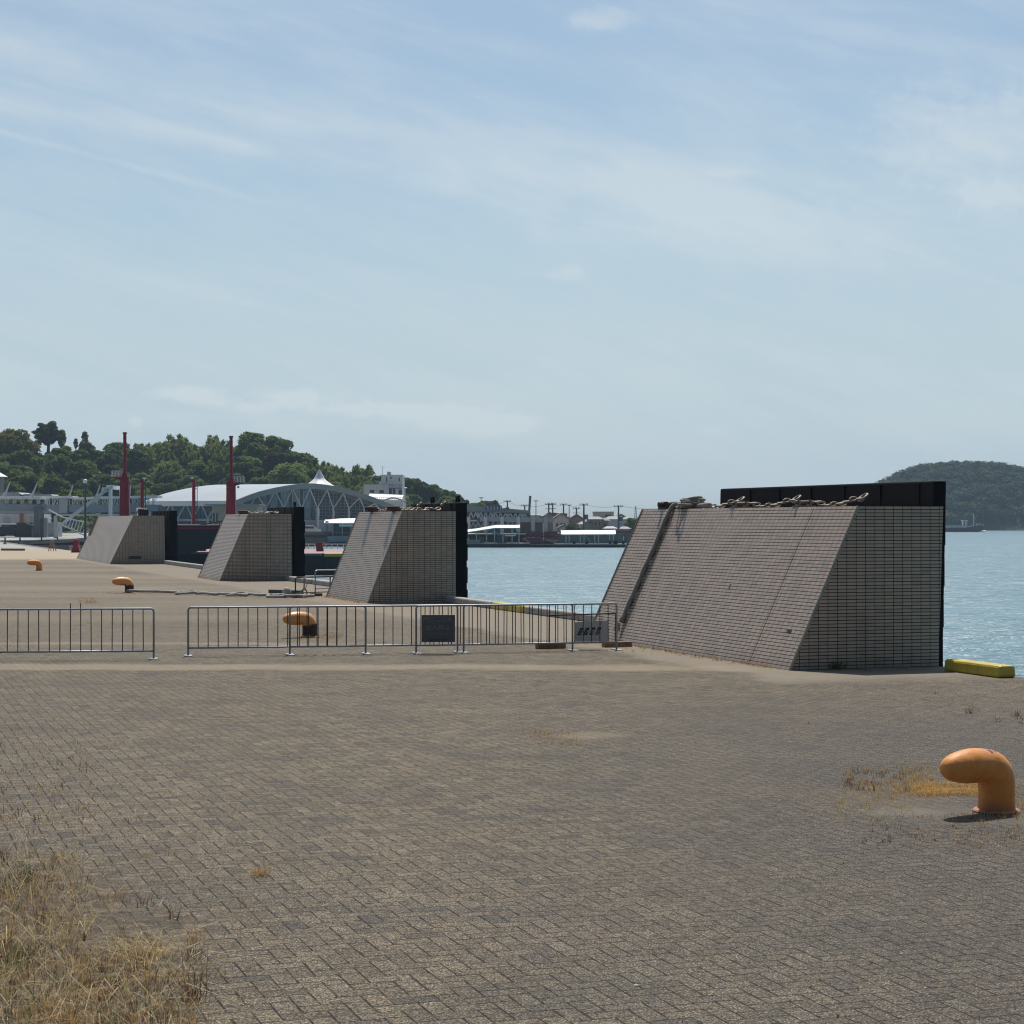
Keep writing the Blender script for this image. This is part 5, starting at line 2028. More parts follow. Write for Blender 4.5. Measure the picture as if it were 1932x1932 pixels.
# white block of flats behind
d = 372
root = thing('white_building', 'white flat-roofed building with a higher stair tower behind the terminal', 'building', (P(722, HZ, d).x, d, 0))
mb = MB()
a, b = P(686, 914, d), P(733, HZ, d)
mb.box((a.x, d, 0), (b.x, d + 9, a.z))
c_, e_ = P(733, 914, d), P(759, HZ, d)
mb.box((c_.x, d - .02, 0), (e_.x, d + 9, c_.z - .3))
a, b = P(719, 895.5, d), P(759, 914, d)
mb.box((a.x, d + .6, b.z - .3), (b.x, d + 8, a.z))
a, b = P(714, 908, d), P(719, 914, d)
mb.box((a.x, d + .8, b.z), (b.x, d + 6, a.z))
mb.build('wall', M_WALLW, root)
for x0, x1, y0, y1 in ((698, 706, 924.5, 930), (716, 724, 925, 930.5), (734, 739.5, 922, 932), (741, 746, 922, 932), (736, 738.5, 899.5, 903), (752, 754, 901, 908), (728, 730, 900, 908.5), (752, 758, 924, 938)):
    mb = MB()
    a, b = P(x0, y0, d), P(x1, y1, d)
    mb.box((a.x, d - .06 if y0 > 915 else d + .54, b.z), (b.x, d + .1 if y0 > 915 else d + .62, a.z))
    mb.build('window', M_GLASS, root)
mb = MB()
a, b = P(733, 920.8, d), P(758.5, 922, d)
mb.box((a.x, d - .3, b.z), (b.x, d - .03, a.z))
mb.build('blue_canopy', M_PANELD, root)
mb = MB()
a, b = P(729, 889.5, d), P(735.5, 895.5, d)
mb.box((a.x, d + 2, b.z), (b.x, d + 4, a.z))
mb.build('roof_tank', M_CURB, root)
mb = MB()
mb.tube([P(722, 895.5, d + 2), P(722, 880, d + 2)], .05, 5)
mb.beam(P(717, 881.5, d + 2), P(727, 881, d + 2), .05)
mb.build('aerial', M_STEELW, root)

# salmon house
d = 304
root = thing('salmon_house', 'salmon coloured flat-roofed house behind the right-hand red mast', 'house', (P(440, HZ, d).x, d, 0))
mb = MB()
a, b = P(400, 953.5, d), P(486, HZ, d)
mb.box((a.x, d, 0), (b.x, d + 7, a.z))
mb.build('wall', M_WALLP, root)
mb = MB()
a, b = P(387, 951, d), P(490, 953.5, d)
mb.box((a.x, d - .8, b.z), (b.x, d + 7.5, a.z))
mb.build('roof', M_CURB, root)
for x0, x1 in ((402, 411), (452, 462)):
    mb = MB()
    a, b = P(x0, 968, d), P(x1, 985, d)
    mb.box((a.x, d - .06, b.z), (b.x, d + .05, a.z))
    w = mb.build('window', M_GLASS, root)
    mb = MB()
    mb.box(((a.x + b.x) / 2 - .06, d - .1, b.z), ((a.x + b.x) / 2 + .06, d - .06, a.z))
    mb.build('frame', M_STEELW, w)


# ------------------------------------------------------------------ canopied floating piers
def pier(name, label, d, x0, x1, roofpx, posts, hullh, hullmat, cat='pier', roofdepth=4.0, arch_end=None):
    root = thing(name, label, cat, (P((x0 + x1) / 2, HZ, d).x, d, SEA), 0, 'canopied floating piers')
    a, b = P(x0, HZ, d), P(x1, HZ, d)
    zt = SEA + hullh
    mb = MB()
    mb.box((a.x, d, SEA - .6), (b.x, d + 6.5, zt))
    mb.build('hull', hullmat, root)
    mb = MB()
    mb.box((a.x, d - .08, zt), (b.x, d + 6.5, zt + .14))
    mb.build('deck', M_CURB, root)
    mb = MB()
    n = 8
    rows = []
    for (px, y0, y1) in roofpx:
        t0, t1 = P(px, y0, d + .6), P(px, y1, d + .6)
        row = []
        for i in range(n + 1):
            q = i / n
            row.append(Vector((t0.x, d + .6 + roofdepth * q, t1.z + (t0.z - t1.z) * math.sin(math.pi * q) ** .7)))
        rows.append(row)
    for r, s in zip(rows[:-1], rows[1:]):
        for i in range(n):
            mb.poly([r[i], s[i], s[i + 1], r[i + 1]])
    mb.build('canopy', M_ROOFW, root)
    mb = MB()
    for px, y0, y1 in (roofpx[0], roofpx[-1]):
        t0, t1 = P(px, y0, d + .6), P(px, y1, d + .6)
        pts = [Vector((t0.x, d + .6 + roofdepth * i / 10, t1.z + (t0.z - t1.z) * math.sin(math.pi * i / 10) ** .7)) for i in range(11)]
        mb.tube(pts, .10, 6)
    for (pa, ya, yb), (pb, yc, yd) in zip(roofpx[:-1], roofpx[1:]):
        mb.beam(P(pa, yb + .5, d + .6), P(pb, yd + .5, d + .6), .14)
    mb.build('canopy_frame', M_STEELW, root)
    for px, yt in posts:
        for dy in (.8, 4.2):
            p = P(px, yt, d + dy)
            mb = MB()
            mb.tube([(p.x, p.y, zt + .1), (p.x, p.y, p.z)], .09, 6)
            mb.build('post', M_STEELW, root)
    return root


r1 = pier('ferry_pier', 'floating pier with a sloping white canopy left of the red gangway', 306, 862, 1000,
     [(868, 1000, 1006), (896, 997.5, 1002), (935, 990.5, 996), (980, 990.5, 996)],
     [(882, 1005), (899, 1001), (918, 997.5), (933, 996), (949, 996), (966, 996), (979, 996)], 0.55, M_HULL)
mb = MB()
p = P(893, 1019, 307)
mb.cbox((p.x, 307, SEA + .95), (2.2, .8, .6))
mb.cbox((p.x - .9, 307, SEA + 1.25), (.5, .6, .9))
mb.build('ticket_counter', M_CURB, r1)
mb = MB()
mb.beam(P(926, 1003, 308), P(944, 1008.5, 308), .5, .45)
mb.build('blue_board', M_HULLG, r1)
mb = MB()
a, b = P(938, 1010, 308.5), P(955, 1022, 308.5)
mb.box((a.x, 308.5, SEA + .6), (b.x, 310, a.z))
a, b = P(902, 1014, 308.5), P(912, 1022, 308.5)
mb.box((a.x, 308.5, SEA + .6), (b.x, 310, a.z))
mb.build('waiting_screen', M_PANELD, r1)
mb = MB()
p = P(963, 1010.5, 306.3)
mb.cbox((p.x, 306.3, p.z), (1.8, 1.4, .2))
mb.build('sunshade', M_WHITE, r1)

r2 = pier('ferry_pier', 'floating pier with a straight white canopy right of the red gangway', 306, 1046, 1230,
     [(1059.5, 1000.6, 1008.4), (1110, 1000.3, 1008.2), (1161, 1000.1, 1008)],
     [(1068, 1008), (1074, 1008), (1095, 1008), (1102, 1008), (1122, 1008), (1129, 1008), (1150, 1008), (1157, 1008)], 0.42, M_HULL)
for x in (1083, 1107, 1151, 1160, 1163, 1176):
    mb = MB()
    p = P(x, 1024, 306.5)
    mb.cbox((p.x, 306.5, SEA + .8), (.42, .42, .55))
    mb.build('bollard', M_HULL, r2)
mb = MB()
p = P(1176, 1012, 306.5)
mb.tube([(p.x, 306.5, SEA + .5), (p.x, 306.5, p.z)], .08, 6)
mb.beam(P(1106, 1012, 308), P(1114, 1022, 308), .12)
mb.build('strut', M_STEELW, r2)

r3 = pier('ferry_pier', 'grey floating pier with a cream arched canopy before the arched terminal', 320, 616, 700,
     [(612, 980.5, 987), (640, 978, 987), (668, 977.5, 986.5), (700, 977.5, 986.5)], [(628, 987), (646, 987), (662, 987), (674, 987)], 0.75, M_HULL, roofdepth=5)
mb = MB()
a, b = P(612, HZ, 319.9), P(700, HZ, 319.9)
mb.prism([(a.x + .8, 319.7, SEA + .9), (b.x, 319.7, SEA + .9), (b.x, 319.7, SEA + 1.75), (a.x + .3, 319.7, SEA + 1.75)], (0, 6.0, 0))
mb.build('bulwark', M_HULLG, r3)
mb = MB()
a, b = P(626, HZ, 322), P(700, HZ, 322)
mb.box((a.x, 322, SEA + .9), (b.x, 325, P(0, 987, 322).z))
mb.build('cabin_glazing', M_GLASS, r3)
mb = MB()
p = P(655, 991.5, 320)
mb.cbox((p.x, 320, p.z), (2.6, 2.0, .35))
mb.build('lower_canopy', M_WHITE, r3)

# red gangway between the piers
root = thing('gangway', 'dark red gangway with railings between the two white-canopied piers', 'gangway', P(1020, 1026, 307))
d = 307
mb = MB()
mb.prism([P(986, 1016, d), P(1012, 1013.5, d), P(1056, 1021, d), P(1056, 1024.5, d), P(1000, 1023, d), P(986, 1020, d)], (0, 3, 0))
mb.build('deck', M_REDDK, root)
mb = MB()
for yy in (d - .05, d + 3.05):
    mb.beam(P(992, 1007.5, yy), P(1056, 1007.5, yy), .22)
    mb.beam(P(990, 1012, yy), P(1056, 1012.5, yy), .16)
    for x in (994, 1001, 1010, 1013, 1022, 1032, 1041, 1052):
        mb.beam(P(x, 1007.5, yy), P(x, 1016, yy), .16)
mb.build('railing', M_RED, root)
mb = MB()
mb.beam(P(1030, 1019, d - .3), P(1052, 1024, d - .3), .5, .2)
mb.beam(P(990, 1017.5, d - .3), P(1001, 1025, d - .3), .2)
mb.build('ramp_plate', M_TRIM, root)
mb = MB()
a, b = P(996, HZ, d), P(1050, HZ, d)
mb.box((a.x, d - .2, SEA - .5), (b.x, d + 4, SEA + .42))
mb.build('float', M_HULL, root)
mb = MB()
p, q = P(1025, 986, d), P(1025, 1020, d)
mb.tube([q, p], .10, 6)
tag(mb.build('signal_pole', M_STEELW, loc=q), 'thin pale pole rising from the red gangway', 'pole')


# ------------------------------------------------------------------ elevated parking hall at the ferry berth
d = 354
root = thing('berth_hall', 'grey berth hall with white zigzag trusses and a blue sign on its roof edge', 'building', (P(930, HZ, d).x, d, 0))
def slab(x0, y0, x1, y1, hh0, hh1, dd, depth, mat, nm):
    mb = MB()
    mb.prism([P(x0, y0, dd), P(x1, y1, dd), P(x1, y1 + hh1, dd), P(x0, y0 + hh0, dd)], (0, depth, 0))
    return mb.build(nm, mat, root)
slab(850, 950, 1000, 963.2, 14, 5.5, d, 12, M_FASCIA, 'roof')
slab(850, 966, 1000, 968.5, 16, 9, d + 4, 6, M_PANELD, 'upper_wall')
slab(850, 981, 900, 980.6, 3, 3, d - 1, 2, M_STEELW, 'lower_beam')
slab(905, 974.2, 1046, 977.0, 9.5, 9, d - .5, 6, M_PANEL, 'deck')
slab(850, 984, 1044, 985.5, 22, 21, d + 5, 4, M_WALLP, 'lower_wall')
slab(850, 984, 960, 984, 6, 6, d + 4.4, .4, M_PANELD, 'painted_shadow')  # solid dark strip standing for the shade below the deck
mb = MB()
xs = [884, 893, 902, 912, 921, 930, 940, 949, 958, 968, 977, 986, 995]
for i, x in enumerate(xs[:-1]):
    x2 = xs[i + 1]
    mb = MB()
    yt = 966 + (x - 880) * .03
    if i % 3 == 2:
        mb.beam(P(x, yt, d - .2), P(x, 979, d - .2), .2)
    mb.beam(P(x, 978, d - .2), P((x + x2) / 2, yt, d - .2), .22)
    mb.beam(P((x + x2) / 2, yt, d - .2), P(x2, 978, d - .2), .22)
    if x < 965:
        mb.beam(P(x, 985, d - .2), P((x + x2) / 2, 996, d - .2), .2)
        mb.beam(P((x + x2) / 2, 996, d - .2), P(x2, 985, d - .2), .2)
    mb.build('truss_lattice', M_STEELW, root)
for x in (884, 916, 947, 978, 1005.7, 1030):
    mb = MB()
    p = P(x, 975, d - .8)
    mb.box((p.x - .35, d - 1.2, -0.3), (p.x + .35, d - .6, p.z))
    mb.build('column', M_STEELW if x < 990 else M_PANEL, root)
mb = MB()
mb.prism([P(916, 957, d - .5), P(918, 953.8, d - .5), P(932, 950.3, d - .5), P(947, 954.5, d - .5), P(947, 962, d - .5), P(916, 961, d - .5)], (0, .4, 0))
mb.build('sign_board', M_PANELD, root)
mb = MB()
for i in range(9):
    x = 918.5 + i * 3.1
    p = P(x, 954.5 - 1.5 * math.sin(i / 8 * 3.1), d - .6)
    q = P(x + (i % 3 - 1) * 1.0, 963.5 - .4 * (i % 2), d - .6)
    mb.beam(p, q, .12, .12)
mb.build('sign_stroke', M_BLUE, root)
mb = MB()
for i in range(5):
    x = 920 + i * 6.0
    mb.beam(P(x, 955.5, d - .62), P(x + 1.0, 961.5, d - .62), .10)
mb.build('white_stroke', M_WHITE, root)
mb = MB()
for x, y0, y1 in ((952, 958.5, 963), (955, 957, 962), (959, 957, 963)):
    mb.beam(P(x, y0, d - .4), P(x + 1.4, y1, d - .4), .22)
    mb.beam(P(x - 1.2, y0 + 2, d - .4), P(x + 2, y0 + 1.5, d - .4), .16)
mb.build('roof_letter', M_PANELD, root)
mb = MB()
a, b = P(-10 + 995, 1002.5, 345.2), P(1060, 1010, 345.2)
mb.box((P(975, 0, 345.2).x, 345.2, -.2), (P(1052, 0, 345.2).x, 345.5, P(0, 1002.8, 345.2).z))
tag(mb.build('dark_fence', M_DARKMETAL, loc=(a.x, 345.2, 0)), 'dark solid fence on the far quay above the red gangway', 'fence')


# ------------------------------------------------------------------ houses of the far town
def house(x0, x1, yeave, yridge, d, depth, wall, roof, label, wins=((.2, .45, .35, .7), (.6, .82, .35, .7)), ybase=1005.5, gable='front', flat=False):
    a, b = P(x0, yeave, d), P(x1, yeave, d)
    z0 = min(P(0, ybase, d).z, 0) if False else 0.0
    root = thing('town_house', label, 'house', ((a.x + b.x) / 2, d, z0), 0, 'houses of the far town')
    mb = MB()
    mb.box((a.x, d, z0), (b.x, d + depth, a.z))
    mb.build('wall', wall, root)
    zr = P(0, yridge, d).z
    ov = .45
    mb = MB()
    if flat:
        mb.box((a.x - .1, d - .1, a.z + .003), (b.x + .1, d + depth + .1, zr))
    elif gable == 'front':
        m_ = (a.x + b.x) / 2
        pr = [(a.x - ov, d - ov, a.z - .12), (m_, d - ov, zr), (b.x + ov, d - ov, a.z - .12), (b.x + ov, d - ov, a.z + .10), (m_, d - ov, zr + .26), (a.x - ov, d - ov, a.z + .10)]
        mb.prism(pr, (0, depth + 2 * ov, 0))
        mb.build('roof', roof, root)
        mb = MB()
        mb.prism([(a.x, d, a.z), (b.x, d, a.z), (m_, d, zr - .05)], (0, depth, 0))
        mb.build('gable', wall, root)
        mb = None
    else:
        m_ = d + depth / 2
        hip = min((b.x - a.x) * .18, 2)
        A = [(a.x - ov, d - ov, a.z), (b.x + ov, d - ov, a.z), (b.x + ov, d + depth + ov, a.z), (a.x - ov, d + depth + ov, a.z), (a.x + hip, m_, zr), (b.x - hip, m_, zr)]
        mb.add(A, [(0, 1, 5, 4), (2, 3, 4, 5), (1, 2, 5), (3, 0, 4), (3, 2, 1, 0)])
    if mb is not None:
        mb.build('roof', roof, root)
    W, H = b.x - a.x, a.z - z0
    for u0, u1, v0, v1 in wins:
        mb = MB()
        mb.box((a.x + W * u0, d - .07, z0 + H * v0), (a.x + W * u1, d + .05, z0 + H * v1))
        mb.build('window', M_GLASS, root)
    return root


M_ROOFG = sm('grey_roof_tiles', (0.24, 0.245, 0.25), 0.5, var=0.2, scale=0.8)
M_ROOFD = sm('dark_roof_tiles', (0.12, 0.125, 0.135), 0.5, var=0.2, scale=0.8)
M_ROOFB = sm('pale_roof_tiles', (0.24, 0.24, 0.235), 0.5, var=0.15, scale=0.8)
M_WALLB = sm('brown_house_wall', (0.29, 0.225, 0.19), 0.8, var=0.15, scale=0.6)
M_WALLG = sm('grey_house_wall', (0.50, 0.49, 0.48), 0.8, var=0.15, scale=0.6)
M_WALLBL = sm('blue_grey_shed_wall', (0.42, 0.47, 0.55), 0.6, var=0.12, scale=0.6)
M_WALLOL = sm('olive_concrete_wall', (0.36, 0.36, 0.31), 0.85, var=0.15, scale=0.6)
W2 = ((.15, .4, .55, .8), (.6, .85, .55, .8), (.2, .45, .1, .4))
house(1000, 1018, 972, 968, 392, 8, M_WALLG, M_ROOFG, 'grey house with a low roof just right of the berth hall', W2, gable='side')
house(1018, 1030, 973.5, 970.5, 400, 7, M_WALLP, M_ROOFG, 'narrow salmon house between two grey roofs', ((.2, .6, .5, .8),), gable='side')
house(1028, 1046, 975, 968, 385, 8, M_WALLB, M_ROOFD, 'house with a dark gable roof left of the pinkish upper house', ((.3, .6, .5, .8),))
house(1042, 1064, 968, 964.5, 410, 9, M_WALLP, M_ROOFG, 'pinkish upper house standing above the neighbouring roofs', ((.15, .3, .6, .8), (.5, .7, .6, .8)), gable='side')
house(1045, 1073, 980, 970, 372, 9, M_WALLG, M_ROOFB, 'pale gabled house with a broad light roof', ((.45, .75, .45, .7), (.15, .3, .45, .7), (.3, .7, .08, .3)))
house(1062, 1090, 975, 969.5, 396, 9, M_WALLG, M_ROOFB, 'house with a long pale roof behind the dark-gabled one', ((.2, .4, .5, .8),), gable='side')
house(1076, 1100, 981, 972, 378, 8, M_WALLB, M_ROOFD, 'brown house with a dark gable facing the water', ((.2, .4, .4, .65), (.6, .8, .4, .65)))
house(1056, 1072, 996.5, 991.5, 354, 5, M_WALLG, M_ROOFB, 'small low house in front of the pale gabled house', ((.2, .4, .3, .65), (.6, .8, .3, .65)))
house(1094, 1112, 989, 984, 360, 6, M_WALLG, M_ROOFB, 'low house with a pale roof left of the tall brown house', ((.2, .4, .3, .6),), gable='side')
house(1110, 1136, 979.5, 974.5, 356, 7, M_WALLB, M_ROOFB, 'tall brown house with small dark windows and a pale roof', ((.1, .3, .62, .82), (.50, .58, .55, .78), (.78, .86, .55, .78), (.78, .88, .08, .25)), gable='side')
house(1136, 1148, 982, 977.5, 358, 7, M_WALLB, M_ROOFD, 'narrow dark brown house joined to the tall brown house', ((.3, .6, .5, .75),), gable='side')
house(1122, 1158, 967, 965.2, 402, 10, M_WALLOL, M_WALLOL, 'flat-roofed olive concrete building above the brown house', ((.55, .86, .72, .88),), flat=True)
house(1144, 1178, 979.5, 974, 368, 8, M_WALLBL, M_ROOFG, 'blue-grey shed with a wide metal roof', ((.1, .2, .1, .4),), gable='side')
house(1160, 1183, 979, 971.5, 386, 8, M_WALLP, M_ROOFG, 'house with a salmon gable behind the blue-grey shed', ((.35, .6, .55, .75),))
house(1180, 1196, 979, 974.5, 380, 8, M_WALLOL, M_ROOFB, 'olive house with a pale roof at the right end of the town', ((.3, .6, .4, .7),), gable='side')
house(1172, 1187, 997.5, 993.5, 353, 4, M_WALLBL, M_ROOFB, 'small blue-grey hut on the far quay', ((.3, .5, .1, .6),), gable='side')
house(1142, 1162, 997, 993, 352, 4, M_WALLB, M_ROOFM, 'low hut with a bright white roof on the far quay', ((.3, .6, .2, .6),), gable='side')
house(1100, 1114, 1000, 998.5, 350.5, 3, M_WALLG, M_GREENC, 'tiny hut with a green sheet roof on the far quay', ((.3, .6, .2, .6),), flat=True)
house(1196, 1216, 984, 977, 372, 8, M_WALLG, M_ROOFG, 'grey house mostly hidden by the edge of the largest tiled block', ((.2, .4, .4, .7),))
house(1216, 1245, 982, 975, 380, 8, M_WALLB, M_ROOFD, 'brown house hidden behind the largest tiled block', ((.2, .4, .4, .7),), gable='side')

# brown wall along the far quay
mb = MB()
a, b = P(1155, 1003.5, 349), P(1260, 1003.5, 349)
mb.box((a.x, 349, -.1), (b.x, 349.6, a.z + .25))
tag(mb.build('quay_parapet', M_REDDK, loc=(a.x, 349, 0)), 'dark reddish parapet along the far quay beneath the blue-grey hut', 'wall')


def utility_pole(x, ytop, d, label, arms=1, tr=True):
    c = P(x, ytop, d)
    root = thing('utility_pole', label, 'utility pole', (c.x, d, 0), 0, 'utility poles of the far town')
    mb = MB()
    mb.tube([(0, 0, 0), (0, 0, c.z)], [.20, .14], 8)
    mb.build('shaft', M_PANELD, root, world=False)
    mb = MB()
    for i in range(arms):
        mb.beam((-.75, 0, c.z - .25 - .9 * i), (.75, 0, c.z - .25 - .9 * i), .10)
    for xx in (-.7, -.25, .4, .7):
        mb.tube([(xx, 0, c.z - .2), (xx, 0, c.z + .1)], .06, 5)
    mb.build('crossarm', M_PANELD, root, world=False)
    if tr:
        mb = MB()
        mb.lathe((.48, 0, c.z - 2.9), [(.2, 0), (.33, .08), (.33, .85), (.2, .95)], 10)
        mb.tube([(0, 0, c.z - 3.3), (1.1, 0, c.z - 3.6)], .07, 5)
        mb.lathe((1.2, 0, c.z - 3.8), [(.1, 0), (.26, .1), (.2, .35)], 8)
        mb.build('transformer', M_PANELD, root, world=False)
    return c


PW = 396
tops = {}
for x, y, lab, arms, tr in ((956, 944.5, 'utility pole with a transformer behind the berth hall roof', 1, True), (989, 950.5, 'short utility pole at the right end of the berth hall roof', 1, False),
                            (1057.5, 950, 'utility pole with a transformer above the dark gable roof', 2, True), (1071, 948.5, 'utility pole close beside another over the pinkish upper house', 2, True),
                            (1063 + 45, 950, 'utility pole rising behind the long pale roof', 1, True), (1152.5, 956.5, 'short utility pole with a small crossarm between two taller ones', 2, False),
                            (1177.5, 949.5, 'tall utility pole with a transformer above the brown house', 1, True), (1296, 953, 'utility pole hidden behind the largest tiled block', 1, True)):
    # picture columns of the crop are converted here
    pass
def cx2(v): return (1830 + v / 5.367) / 1.8153
def cy2(v): return (1690 + v / 5.367) / 1.8153
def cx1(v): return (1590 + v / 7.43) / 1.8153
def cy1(v): return (1690 + v / 7.43) / 1.8153
pole_list = [
    (cx1(1098), cy1(180), 'utility pole with a transformer behind the berth hall roof', 1, True),
    (cx1(1540), cy1(290), 'short utility pole at the right end of the berth hall roof', 1, False),
    (cx2(265), cy2(182), 'utility pole with a transformer above the dark gable roof', 2, True),
    (cx2(338), cy2(178), 'utility pole close beside another over the pinkish upper house', 2, True),
    (cx2(537), cy2(190), 'utility pole rising behind the long pale roof', 1, True),
    (cx2(775), cy2(258), 'short utility pole with two small crossarms, between two taller poles', 2, False),
    (cx2(910), cy2(190), 'tall utility pole with a transformer left of the tall brown house', 1, True),
    (cx2(1548), cy2(222), 'utility pole with a transformer in front of the blue-grey shed', 1, True),
]
ptops = [utility_pole(x, y, PW if i not in (6, 7) else 351, lab, a, t) for i, (x, y, lab, a, t) in enumerate(pole_list)]
for x, y, d, lab in ((cx1(430), cy1(112), 420, 'street lamp with a flat disc head above the hedge trees'), (cx1(1825), cy1(190), 390, 'street lamp with a flat disc head right of the tall grey mast'),
                     (cx2(640), cy2(215), 390, 'street lamp with a flat disc head above the long pale roof')):
    lamp_post(x, y, d, lab, 'disc', M_PANELD, r=.10)
lamp_post(765, 921, 380, 'twin-headed pale street lamp above the black fender panel of the lone block', 'flat', M_STEELW, r=.08)
mb = MB()
p = P(cx1(1668), cy1(62), 385)
mb.tube([(p.x, 385, 0), (p.x - .1, 385, p.z * .6), (p.x + .1, 385, p.z)], [.26, .22, .26], 8)
tag(mb.build('grey_mast', M_PANELD, loc=(p.x, 385, 0)), 'thick grey mast at the right end of the berth hall', 'mast')
root = thing('lattice_mast', 'slim pale blue lattice mast left of the largest tiled block', 'mast', (P(cx2(1862), HZ, 370).x, 370, 0))
p = P(cx2(1862), cy2(235), 370)
mb = MB()
for s, t in ((-1, -1), (1, -1), (1, 1), (-1, 1)):
    mb.beam((p.x + s * .32, 370 + t * .3, 0), (p.x + s * .08, 370 + t * .1, p.z), .09)
for i in range(12):
    z0, z1 = p.z * i / 12, p.z * (i + 1) / 12
    w0, w1 = .32 - .24 * i / 12, .32 - .24 * (i + 1) / 12
    mb.beam((p.x - w0, 369.7, z0), (p.x + w1, 369.8, z1), .05)
    mb.beam((p.x + w0, 369.7, z0), (p.x - w1, 369.8, z1), .05)
mb.build('lattice', M_WALLBL, root)


def wire(a, b, sag, label):
    pts = []
    for i in range(13):
        t = i / 12
        q = a.lerp(b, t)
        q.z -= sag * 4 * t * (1 - t)
        pts.append(q)
    mb = MB()
    mb.tube(pts, .028, 4)
    tag(mb.build('power_line', M_PANELD, loc=a), label, 'power line', 'power lines over the far town')


seq = [P(905, 952, PW), ptops[0], ptops[1], ptops[2], ptops[3], ptops[4], ptops[6], ptops[7], P(1270, cy2(250), 360)]
lab_w = ['power line running from the hedge trees to the first pole over the berth hall', 'power line sagging over the berth hall roof', 'power line from the berth hall to the pole over the dark gable roof',
         'short power line between the two close poles', 'power line over the pinkish upper house', 'power line over the long pale roof', 'power line over the flat olive building', 'power line at the right end of the town']
for a, b, l in zip(seq[:-1], seq[1:], lab_w):
    wire(a, b, .5, l)


# ------------------------------------------------------------------ trees
def leaf_mesh(name, blobs, n, size, seed, mat, up=0.5, elong=1.0, droop=0.0, shell=(0.72, 1.05), rand=0.5):
    """leaf clumps spread through the shells of several ellipsoids"""
    r = np.random.default_rng(seed)
    bl = np.array(blobs, float)
    wgt = bl[:, 3] * bl[:, 4] + bl[:, 4] * bl[:, 5] + bl[:, 3] * bl[:, 5]
    k = r.choice(len(bl), n, p=wgt / wgt.sum())
    d = r.normal(size=(n, 3))
    d[:, 2] += 0.25
    d /= np.linalg.norm(d, axis=1)[:, None]
    rad = r.uniform(*shell, n)[:, None]
    c = bl[k, :3] + d * bl[k, 3:6] * rad
    nr = d * 0.9 + r.normal(size=(n, 3)) * rand + np.array([0, 0, up])
    nr /= np.linalg.norm(nr, axis=1)[:, None]
    t = np.cross(nr, r.normal(size=(n, 3)))
    t[:, 2] -= droop
    t /= np.linalg.norm(t, axis=1)[:, None]
    s = np.cross(nr, t)
    sz = (size * r.uniform(0.6, 1.35, n))[:, None]
    a, b = t * sz * elong, s * sz * 0.6
    bend = nr * sz * 0.25
    v = np.stack([c - a, c + b - bend * .2, c + a, c - b - bend * .2], 1).reshape(-1, 3)
    me = bpy.data.meshes.new(name)
    me.vertices.add(n * 4)
    me.vertices.foreach_set('co', v.ravel())
    me.loops.add(n * 4)
    me.loops.foreach_set('vertex_index', np.arange(n * 4, dtype=np.int32))
    me.polygons.add(n)
    me.polygons.foreach_set('loop_start', np.arange(0, n * 4, 4, dtype=np.int32))
    me.update()
    me.validate()
    me.materials.append(mat)
    return me


def trunk_mb(h, r, limbs, seed):
    rr = random.Random(seed)
    mb = MB()
    mb.tube([(0, 0, -.4), (.05, 0, h * .35), (-.05, .05, h * .7), (0, 0, h)], [r * 1.25, r, r * .75, r * .35], 8)
    for i in range(limbs):
        a = i / limbs * 6.28 + rr.uniform(-.4, .4)
        z0 = h * rr.uniform(.35, .7)
        l = h * rr.uniform(.35, .55)
        mb.tube([(0, 0, z0), (math.cos(a) * l * .5, math.sin(a) * l * .5, z0 + l * .35), (math.cos(a) * l, math.sin(a) * l, z0 + l * .75)], [r * .55, r * .4, r * .15], 6)
    return mb


def dome(seed, R, H, z0, n):
    rr = random.Random(seed)
    out = [(0, 0, z0 + H * .5, R * .72, R * .72, H * .5)]
    for i in range(n):
        a = i / n * 6.283 + rr.uniform(-.3, .3)
        q = R * rr.uniform(.45, .72)
        z = z0 + H * rr.uniform(.25, .8)
        s = R * rr.uniform(.28, .46)
        out.append((q * math.cos(a), q * math.sin(a), z, s, s, s * rr.uniform(.7, .95)))
    for i in range(3):
        a = rr.uniform(0, 6.28)
        s = R * rr.uniform(.28, .4)
        out.append((R * .3 * math.cos(a), R * .3 * math.sin(a), z0 + H * .88, s, s, s * .7))
    return out


def bamboo(seed, H, n):
    rr = random.Random(seed)
    out = []
    for i in range(n):
        x, y = rr.uniform(-2.2, 2.2), rr.uniform(-1.5, 1.5)
        hh = H * rr.uniform(.7, 1.05)
        lean = rr.uniform(-.5, .9)
        for q in (.42, .60, .76, .90):
            s = (1.15, 1.25, 1.1, .72)[(.42, .60, .76, .90).index(q)] * rr.uniform(.8, 1.15)
            out.append((x + lean * q * q * 1.6 + rr.uniform(-.3, .3), y + rr.uniform(-.3, .3), hh * q, s, s, H * .10))
    return out


def tree_proto(name, label, cat, group, me_crown, trunk, trunkh):
    root = bpy.data.objects.new(name, None)
    tag(root, label, cat, group)
    c = bpy.data.objects.new('crown', me_crown)
    c.parent = root
    t = bpy.data.objects.new('trunk', trunk.mesh('trunk', M_BARK))
    t.parent = root
    return root, (c, t)


def plant(root, kids, loc, scale, rz, label=None, group=None):
    r = root.copy()
    COL.objects.link(r)
    r.location = loc
    r.scale = scale if isinstance(scale, tuple) else (scale,) * 3
    r.rotation_euler = (0, 0, rz)
    if label: r['label'] = label
    if group: r['group'] = group
    elif 'group' in r and label: del r['group']
    for k in kids:
        c = k.copy()
        COL.objects.link(c)
        c.parent = r
    return r


